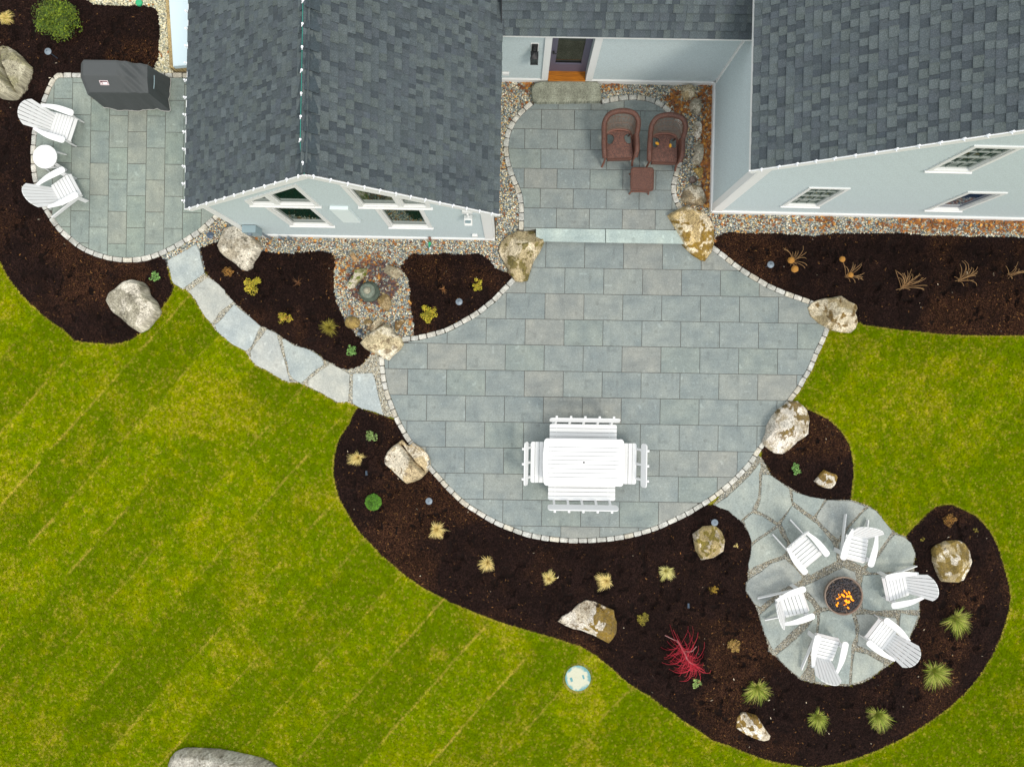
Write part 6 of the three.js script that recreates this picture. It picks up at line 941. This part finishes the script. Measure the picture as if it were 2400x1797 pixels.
// ---- wicker armchairs and stool
function uvScale(g, k) { const u = g.attributes.uv; for (let i = 0; i < u.count; i++) u.setXY(i, u.getX(i) * k[0], u.getY(i) * k[1]); return g; }
function makeWicker(label, pos, turn) {
  const t = thing('wicker_armchair', label, 'armchair', pos, turn);
  const seat = new THREE.Shape(); seat.moveTo(-0.27, -0.30); seat.lineTo(0.27, -0.30); seat.lineTo(0.29, 0.26); seat.quadraticCurveTo(0.28, 0.33, 0.2, 0.335); seat.lineTo(-0.2, 0.335); seat.quadraticCurveTo(-0.28, 0.33, -0.29, 0.26); seat.closePath();
  for (const s of [-1, 1]) { const h = new THREE.Path(); h.moveTo(s * 0.275, -0.235); h.quadraticCurveTo(s * 0.15, -0.27, s * 0.105, -0.17); h.quadraticCurveTo(s * 0.11, -0.04, s * 0.20, 0.0); h.quadraticCurveTo(s * 0.275, 0.0, s * 0.278, -0.06); h.closePath(); seat.holes.push(h); }
  const sg = new THREE.ExtrudeGeometry(seat, { depth: 0.03, bevelEnabled: true, bevelThickness: 0.012, bevelSize: 0.012, bevelSegments: 2, curveSegments: 8 }); sg.rotateX(Math.PI / 2); sg.translate(0, 0.42, 0); part('seat', sg, M.wicker, t);
  part('front_roll', put(uvScale(new THREE.CapsuleGeometry(0.035, 0.50, 4, 12), [1, 2]), 0, 0.405, 0.335, 0, 0, Math.PI / 2), M.wicker, t);
  part('apron', rbox(0.54, 0.14, 0.03, 0, 0.31, 0.31), M.wicker, t);
  const rimP = [[-0.345, 0.50, 0.31], [-0.365, 0.60, 0.20], [-0.37, 0.615, 0.02], [-0.365, 0.63, -0.14], [-0.375, 0.72, -0.24], [-0.365, 0.84, -0.38], [-0.27, 0.91, -0.50], [0, 0.935, -0.56]]; const rim = [...rimP, ...rimP.slice(0, -1).reverse().map(p => [-p[0], p[1], p[2]])];
  const rc = new THREE.CatmullRomCurve3(rim.map(p => V(...p))), bc = new THREE.CatmullRomCurve3([[-0.31, 0.33, 0.31], [-0.305, 0.36, 0.0], [-0.29, 0.40, -0.22], [-0.2, 0.43, -0.31], [0, 0.44, -0.33], [0.2, 0.43, -0.31], [0.29, 0.40, -0.22], [0.305, 0.36, 0.0], [0.31, 0.33, 0.31]].map(p => V(...p)));
  part('arm_and_back_roll', uvScale(new THREE.TubeGeometry(rc, 80, 0.058, 10), [5, 0.5]), M.wicker, t);
  const shell = (u0, u1) => { const pos = [], uv = [], id = [], nu = 16, nv = 8; for (let j = 0; j <= nv; j++) for (let i = 0; i <= nu; i++) { const u = lerp(u0, u1, i / nu), a = rc.getPointAt(u), b = bc.getPointAt(u), v = j / nv, p = a.clone().lerp(b, v); p.y -= 0; const out = 0.03 * Math.sin(Math.PI * v); p.x += Math.sign(p.x) * out * (Math.abs(p.x) > 0.1 ? 1 : 0); pos.push(p.x, p.y, p.z); uv.push(u * 2.6, v * 0.5); } for (let j = 0; j < nv; j++) for (let i = 0; i < nu; i++) { const a = j * (nu + 1) + i; id.push(a, a + 1, a + nu + 1, a + 1, a + nu + 2, a + nu + 1); } const g = new THREE.BufferGeometry(); g.setAttribute('position', new THREE.Float32BufferAttribute(pos, 3)); g.setAttribute('uv', new THREE.Float32BufferAttribute(uv, 2)); g.setIndex(id); g.computeVertexNormals(); return g; };
  const wk = M.wicker.clone(); wk.side = THREE.DoubleSide; part('arm_panel', shell(0.0, 0.29), wk, t); part('arm_panel', shell(0.71, 1.0), wk, t);
  // open-weave back
  const rods = []; const P = (u, v) => { const p = rc.getPointAt(u).lerp(bc.getPointAt(u), v); return [p.x, p.y, p.z]; };
  for (let i = 0; i <= 26; i++) { const u = lerp(0.285, 0.715, i / 26); rods.push(tube([P(u, 0), P(u + (i % 2 ? 0.004 : -0.004), 0.3), P(u, 0.6), P(u, 1)], 0.0045, 6, 4)); }
  for (let j = 1; j < 13; j++) { const pts = []; for (let i = 0; i <= 14; i++) { const p = P(lerp(0.285, 0.715, i / 14), j / 13); p[2] += (i % 2 ? 0.006 : -0.006); pts.push(p); } rods.push(tube(pts, j % 4 === 0 ? 0.011 : 0.006, 30, 4)); }
  part('backrest', merged(rods), M.wickerMesh, t);
  part('back_base_roll', tube([0.25, 0.35, 0.5, 0.65, 0.75].map(u => { const p = bc.getPointAt(u); return [p.x, p.y, p.z]; }), 0.022, 20, 6), M.wickerRod, t);
  for (const s of [-1, 1]) { part('leg', tube([[s * 0.33, 0.50, 0.31], [s * 0.325, 0.2, 0.32], [s * 0.35, 0.0, 0.37]], 0.024, 10, 8), M.wickerRod, t); part('leg', tube([[s * 0.27, 0.42, -0.27], [s * 0.275, 0.2, -0.28], [s * 0.29, 0.0, -0.33]], 0.022, 10, 8), M.wickerRod, t); part('side_apron', rbox(0.025, 0.12, 0.55, s * 0.30, 0.33, 0.02), M.wicker, t); }
  return t;
}
{ const a = place(1451.5, 338, YU + 0.42), b = place(1557.5, 347, YU + 0.42); makeWicker('brown wicker armchair facing the stool, farther from the courtyard wall', [a[0], YU, a[1]], 0.03); makeWicker('brown wicker armchair with two yellow leaves on its seat', [b[0], YU, b[1]], -0.03);
  [[1540.5, 336], [1571.5, 341]].forEach(([x, y], i) => { const p = place(x, y, YU + 0.44), l = solo('maple_leaf', leafGeo.clone(), std([0.62, 0.30, 0.015], 0.8, { side: THREE.DoubleSide }), ['single yellow leaf on the wicker seat, nearer the other chair', 'single yellow leaf on the wicker seat, nearer the courtyard wall'][i], 'leaf', 'leaves on the wicker seat'); l.scale.set(0.085, 0.11, 0.12); l.rotation.y = 1 + 2 * i; l.position.set(p[0], YU + 0.436, p[1]); }); }
{
  const p = place(1505.6, 419.3, YU + 0.42), t = thing('wicker_stool', 'low square brown wicker stool in front of the armchairs', 'stool', [p[0], YU, p[1]], -0.02);
  part('top', put(new RoundedBoxGeometry(0.50, 0.05, 0.51, 3, 0.022), 0, 0.40, 0), M.wicker, t); part('edge_roll', uvScale(new THREE.TubeGeometry(new THREE.CatmullRomCurve3([[-0.2, -0.24], [0.2, -0.24], [0.235, -0.2], [0.235, 0.2], [0.2, 0.24], [-0.2, 0.24], [-0.235, 0.2], [-0.235, -0.2]].map(q => V(q[0], 0.402, q[1])), true, 'catmullrom', 0.25), 70, 0.03, 8, true), [6, 0.4]), M.wicker, t);
  for (const sx of [-1, 1]) { for (const sz of [-1, 1]) part('leg', tube([[sx * 0.19, 0.39, sz * 0.2], [sx * 0.195, 0.2, sz * 0.205], [sx * 0.22, 0, sz * 0.23]], 0.02, 8, 8), M.wickerRod, t); part('apron', rbox(0.025, 0.12, 0.40, sx * 0.20, 0.33, 0), M.wicker, t); part('stretcher', tube([[sx * 0.2, 0.1, -0.21], [sx * 0.2, 0.13, 0], [sx * 0.2, 0.1, 0.21]], 0.013, 8, 6), M.wickerRod, t); }
  for (const sz of [-1, 1]) { part('apron', rbox(0.40, 0.12, 0.025, 0, 0.33, sz * 0.21), M.wicker, t); part('stretcher', tube([[-0.2, 0.1, sz * 0.21], [0, 0.13, sz * 0.21], [0.2, 0.1, sz * 0.21]], 0.013, 8, 6), M.wickerRod, t); }
}
// ---- grill under its cover
{
  const o = place(320.5, 222, Y0), t = thing('covered_grill', 'gas grill under a black fabric cover', 'grill', [o[0], Y0, o[1]], -0.012);
  const hx = 0.715, hz = 0.305, topH = (x, z) => {
    let h = x < 0.13 ? 1.13 : lerp(1.13, 0.93, (x - 0.13) / (hx - 0.13)); if (x < -hx + 0.13) h -= 0.14 * (1 - (x + hx) / 0.13);
    const f = 0.03; if (z > f) h -= (x < 0.13 ? 0.26 : lerp(0.26, 0.06, (x - 0.13) / (hx - 0.13))) * (z - f) / (hz - f); if (z < -hz + 0.04) h -= 0.02;
    if (x > 0.13) h += 0.035 * Math.sin((x - z * 1.1) * 22) * smooth(0.13, 0.3, x) * (1 - smooth(0.5, hx, x)) * 0.8 + 0.012 * (fbm(x * 9, z * 9, 3, 4) - 0.5); else h += 0.008 * (fbm(x * 6, z * 6, 3, 4) - 0.5);
    return h; };
  const nx = 64, nz = 30, pos = [], idx = [], uv = []; for (let j = 0; j <= nz; j++) for (let i = 0; i <= nx; i++) { const x = lerp(-hx, hx, i / nx), z = lerp(-hz, hz, j / nz); pos.push(x, topH(x, z), z); uv.push(x, z); }
  for (let j = 0; j < nz; j++) for (let i = 0; i < nx; i++) { const a = j * (nx + 1) + i; idx.push(a, a + nx + 1, a + 1, a + 1, a + nx + 1, a + nx + 2); }
  const per = []; for (let i = 0; i < nx; i++) per.push([lerp(-hx, hx, i / nx), hz]); for (let j = 0; j < nz; j++) per.push([hx, lerp(hz, -hz, j / nz)]); for (let i = 0; i < nx; i++) per.push([lerp(hx, -hx, i / nx), -hz]); for (let j = 0; j < nz; j++) per.push([-hx, lerp(-hz, hz, j / nz)]);
  const b0 = pos.length / 3, NR = 12, P = per.length; const hem = [];
  for (let k = 0; k <= NR; k++) for (let i = 0; i < P; i++) { const [x, z] = per[i], v = k / NR, top = topH(x, z), y = lerp(top, 0.03 + 0.03 * fbm(i * 0.09, 3, 2, 8), v), s = i / P * 6.283; const ox = x >= hx - 1e-6 ? 1 : x <= -hx + 1e-6 ? -1 : 0, oz = z >= hz - 1e-6 ? 1 : z <= -hz + 1e-6 ? -1 : 0; const fold = (0.11 * (fbm(i * 0.10, v * 0.7, 3, 6) - 0.45) + 0.012 * Math.sin(i * 0.36 + 2 * v + 5 * fbm(i * 0.05, 2, 2, 9))) * Math.pow(v, 0.8) + 0.05 * v * v; const px = x + ox * fold + (oz ? 0.02 * v * Math.sin(i * 0.3) : 0), pz = z + oz * fold; pos.push(px, y, pz); uv.push(i * 0.02, y); if (k === NR) hem.push([px, y, pz]); }
  for (let k = 0; k < NR; k++) for (let i = 0; i < P; i++) { const j = (i + 1) % P, a = b0 + k * P + i, b = b0 + k * P + j; idx.push(a, a + P, b, b, a + P, b + P); }
  const g = new THREE.BufferGeometry(); g.setAttribute('position', new THREE.Float32BufferAttribute(pos, 3)); g.setAttribute('uv', new THREE.Float32BufferAttribute(uv, 2)); g.setIndex(idx); g.computeVertexNormals();
  part('cover', toCreasedNormals(g, 0.6), M.cover, t);
  part('hem', tube(hem.filter((_, i) => i % 2 === 0), 0.006, 160, 5, true), M.hem, t);
  part('strap', tube([[hx + 0.03, 0.70, 0.14], [hx + 0.045, 0.71, 0], [hx + 0.035, 0.70, -0.16]], 0.012, 10, 5), M.meter, t);
  // stitched label: pale panel with a dark red block and pale lettering marks
  const cv = document.createElement('canvas'); cv.width = 256; cv.height = 128; const c = cv.getContext('2d'); c.fillStyle = '#d8c9cb'; c.fillRect(0, 0, 256, 128); c.fillStyle = '#4a1d24'; c.fillRect(18, 16, 220, 96); c.fillStyle = '#e9d4d8'; c.fillRect(84, 44, 140, 62); c.fillStyle = '#f1e6e7'; c.fillRect(30, 58, 40, 40); c.fillStyle = '#4a1d24'; c.fillRect(44, 70, 14, 14);
  const lt = new THREE.CanvasTexture(cv); lt.colorSpace = THREE.SRGBColorSpace; const lz = 0.155, ly = topH(-0.15, lz) + 0.012; part('label_patch', put(new THREE.BoxGeometry(0.19, 0.004, 0.10), -0.18, ly, lz, 0.757), new THREE.MeshStandardMaterial({ map: lt, roughness: 0.6 }), t);
}
// ---- fire bowl
{
  const o = place(1978.9, 1396.8, Y0 + 0.31), t = thing('fire_bowl', 'round brown concrete fire bowl of black lava rock with small orange flames', 'fire bowl', [o[0], Y0, o[1]]);
  const prof = [[0.0, 0.0], [0.29, 0.0], [0.31, 0.015], [0.37, 0.09], [0.42, 0.19], [0.447, 0.29], [0.447, 0.30], [0.442, 0.305], [0.418, 0.305], [0.412, 0.299], [0.408, 0.25], [0.0, 0.25]].map(p => new THREE.Vector2(...p)); part('bowl', new THREE.LatheGeometry(prof, 72), M.bowl, t);
  const r = rngOf(401), n = 900, im = new THREE.InstancedMesh(stoneGeo, M.lava, n), m = new THREE.Matrix4(), q = new THREE.Quaternion(), e = new THREE.Euler(), cc = new THREE.Color(); for (let i = 0; i < n; i++) { const a = r() * 6.283, d = 0.395 * Math.sqrt(r()), s = rr(0.022, 0.042, r); m.compose(V(Math.cos(a) * d, 0.258 + rr(0, 0.022, r), Math.sin(a) * d), q.setFromEuler(e.set(r() * 6, r() * 6, r() * 6)), V(s * 1.2, s, s)); im.setMatrixAt(i, m); const b = rr(0.5, 2.4, r); im.setColorAt(i, cc.setRGB(b, b, b * 1.05)); } im.name = 'lava_rocks'; im.userData.kind = 'stuff'; t.add(im);
  const fl = [[1025, 832, 40], [965, 945, 62], [1010, 985, 45], [885, 1010, 40], [805, 1065, 38], [850, 940, 22], [1090, 905, 40], [1170, 880, 48], [1130, 990, 58], [1210, 1000, 55], [1240, 1075, 50], [1285, 1110, 32], [1070, 1120, 52], [1115, 1170, 56], [1165, 1140, 40], [1075, 1225, 26], [1022, 1250, 26], [830, 1195, 42], [795, 1265, 48], [1138, 1335, 46]];
  for (const [x, y, s] of fl) { const p = place(1900 + x / 12.74, 1320 + y / 12.74, Y0 + 0.31), R = s / 12.74 / 100 * 0.82; const g = new THREE.LatheGeometry([[0.0, -0.02], [0.8, 0.0], [1.0, 0.35], [0.7, 0.9], [0.3, 1.5], [0.0, 1.9]].map(v => new THREE.Vector2(v[0] * R, v[1] * 0.03)), 9), pp = g.attributes.position; for (let i = 0; i < pp.count; i++) { const k = 1 + 0.5 * (fbm(pp.getX(i) * 60 + x, pp.getZ(i) * 60 + y, 2, 3) - 0.5); pp.setX(i, pp.getX(i) * k * rr(0.75, 1.15, r)); pp.setZ(i, pp.getZ(i) * k * rr(0.75, 1.15, r)); } g.scale(1.25, 1, 0.72); g.rotateY(r() * 6.283); g.computeVertexNormals(); g.translate(p[0] - o[0], 0.285, p[1] - o[1]); part('flame', g, M.flame, t); }
  const l = new THREE.PointLight(0xff8a2a, 0.2); l.position.set(0, 0.45, 0.05); l.castShadow = true; l.shadow.radius = 4; t.add(l);
}
// ---- stone lantern
{
  const o = place(863, 680.5, 0.12), t = thing('stone_lantern', 'round green stone garden lantern with stacked discs', 'lantern', [o[0] + 0.02, 0, o[1] + 0.03]);
  const mk = (pr, name, k) => part(name, new THREE.LatheGeometry(pr.map(p => new THREE.Vector2(...p)), 40), M[k], t);
  M.lanternStone = std([0.10, 0.145, 0.12], 0.85, { map: rep(graniteTex, 3) }); M.lanternTop = std([0.23, 0.29, 0.25], 0.85, { map: rep(graniteTex, 3) }); M.lanternCap = std([0.55, 0.56, 0.46], 0.85, { map: rep(graniteTex, 3) });
  mk([[0, 0], [0.20, 0], [0.235, 0.05], [0.24, 0.12], [0.21, 0.17], [0.10, 0.19], [0, 0.19]], 'base', 'lanternStone'); mk([[0.0, 0.18], [0.09, 0.18], [0.10, 0.24], [0.16, 0.27], [0.175, 0.30], [0.165, 0.335], [0.10, 0.36], [0, 0.36]], 'roof_disc', 'lanternTop'); mk([[0, 0.35], [0.085, 0.36], [0.075, 0.385], [0.05, 0.39], [0.055, 0.43], [0.04, 0.465], [0, 0.475]], 'finial', 'lanternCap');
}
// ---- landscape lights, covers, small fittings
function pathLight(label, x0, y0, x, y, dark) { const g = g4(x0, y0, x, y), p = place(x0 + x / 4.14, y0 + y / 4.14, g[1] + 0.36), t = thing('path_light', label, 'path light', [p[0], g[1], p[1]], 0, 'garden path lights'); part('stem', cyl(0.011, 0.011, 0.36, 0, 0.17, 0, 10), M.lightDark, t); const c = part('cap', new THREE.LatheGeometry([[0, 0.372], [0.018, 0.371], [0.022, 0.358], [0.06, 0.348], [0.079, 0.335], [0.079, 0.328], [0.055, 0.332], [0, 0.335]].map(v => new THREE.Vector2(...v)), 28), dark ? M.lightDark : M.lightCap, t); part('knob', cyl(0.010, 0.010, 0.02, 0, 0.378, 0, 10), M.lightDark, c); }
pathLight('round grey path light in the bed below the dwarf evergreen', 0, 0, 453, 492); pathLight('dark path light on the pebbles at the gable house corner', 400, 300, 375, 1037, true); pathLight('round grey path light in the wedge bed by the lantern', 750, 560, 1348, 607); pathLight('round grey path light in the large bed near the split boulder', 750, 900, 1055, 1138); pathLight('round grey path light in the hydrangea bed', 1500, 300, 1275, 1322); pathLight('round grey path light beside the squarish lichened boulder', 1550, 850, 523, 1553);
function spike(name, label, x0, y0, x, y, turn) { const g = g4(x0, y0, x, y), t = thing(name, label, 'spotlight', g, turn); part('stake', cyl(0.008, 0.005, 0.12, 0, 0.03, 0, 8), M.lightDark, t); part('lamp_head', cyl(0.03, 0.024, 0.10, 0, 0.10, 0, 14, 1.1), M.lightDark, t); }
spike('garden_spotlight', 'tiny dark spotlight on the mulch by the straw tuft and split boulder', 750, 900, 458, 858, 0.2); spike('garden_spotlight', 'tiny dark spotlight on the mulch between tufts and red maple', 1150, 1300, 1910, 482, -0.1);
{ const g = g4(750, 560, 400, 905), t = thing('pond_light', 'blue grey spotlight on a stand between the ochre egg rock and the cream boulder', 'spotlight', g, 0.6); part('bracket', merged([cyl(0.008, 0.008, 0.14, 0, 0.06, 0, 8), rbox(0.12, 0.02, 0.06, 0.03, 0.02, 0.06)]), M.lightDark, t); part('lamp_body', cyl(0.05, 0.045, 0.15, 0, 0.15, 0, 18, 0.5, 0, 0.5), M.lightDark, t); part('lens', cyl(0.043, 0.043, 0.01, -0.037, 0.222, 0.034, 18, 0.5, 0, 0.5), M.lightCap, t); }
{ // septic cover in the lawn: faded plastic with old paint and two lifting slots
  const p = place(1150 + 848 / 4.14, 1300 + 1198 / 4.14, 0.03), t = thing('septic_cover', 'round pale teal access cover set into the lawn', 'cover', [p[0], 0, p[1]]);
  const tex = dataTex(256, (u, v) => { const d = Math.hypot(u - 0.5, v - 0.5) * 2, n = fbm(u * 6, v * 6, 4, 31), k = smooth(0.74, 1.0, d + 0.7 * (n - 0.5) + 0.12 * (v - u)); return mix3([0.80, 0.81, 0.72], [0.42, 0.62, 0.64], k); });
  const g = cyl(0.298, 0.298, 0.03, 0, 0.018, 0, 48); part('lid', g, std([0.75, 0.75, 0.75], 0.7, { map: tex }), t);
  for (const [x, z, w] of [[-0.155, 0.03, 0.06], [0.125, -0.03, 0.045]]) part('lifting_slot', rbox(w, 0.012, 0.10, x, 0.030, z, 0, 0.3), std([0.10, 0.26, 0.28], 0.7), t);
  const r = rngOf(66), pos = [], col = []; for (let i = 0; i < 900; i++) { const a = r() * 6.283, d = rr(0.30, 0.345, r), l = rr(0.02, 0.04, r), b = a + rr(-1, 1, r); const x = Math.cos(a) * d, z = Math.sin(a) * d; pos.push(x, 0.005, z, x + 0.006, 0.006, z + 0.003, x + Math.cos(b) * l, rr(0.02, 0.045, r), z + Math.sin(b) * l); const c = mix3([0.5, 0.38, 0.14], [0.36, 0.28, 0.08], r()); for (let k = 0; k < 3; k++) col.push(...c); } part('dry_grass_rim', colored(pos, col), M.leafy, t);
}
{ const p = place(1345 / 4.14, 24 / 4.14, 0.05); const t = thing('valve_cover', 'small round green irrigation cover on the pebbles by the cellar hatch', 'cover', [p[0], 0.03, p[1]]); part('lid', cyl(0.078, 0.082, 0.03, 0, 0.012, 0, 28), M.greenPlastic, t); part('rim', put(new THREE.TorusGeometry(0.07, 0.006, 6, 28), 0, 0.028, 0, Math.PI / 2), M.greenPlastic, t); }
{ const a = g4(750, 300, 1045, 1110), t = thing('garden_tap', 'green yard tap on a white pipe against the gable wall', 'tap', a); part('pipe', tube([[-0.10, 0.02, -0.12], [-0.04, 0.10, -0.02], [0.03, 0.13, 0.05]], 0.011, 10, 8), M.white, t); part('valve', merged([cyl(0.035, 0.035, 0.06, 0.06, 0.12, 0.05, 14), cyl(0.016, 0.016, 0.08, 0.045, 0.10, 0.10, 10, 1.2)]), M.greenPlastic, t); part('drain', cyl(0.022, 0.022, 0.03, 0.06, 0.05, 0.14, 12), M.bulb, t); }
{ const p = g4(750, 300, 1072, 1085); const t = solo('wooden_stake', box(0.05, 0.22, 0.05, 0, 0.1, 0), M.brick, 'short reddish wooden stake beside the green yard tap', 'stake'); t.position.set(p[0], p[1], p[2]); }

scene.traverse(o => { if (o.isMesh) { o.castShadow = true; o.receiveShadow = true; } });
renderer.render(scene, camera);
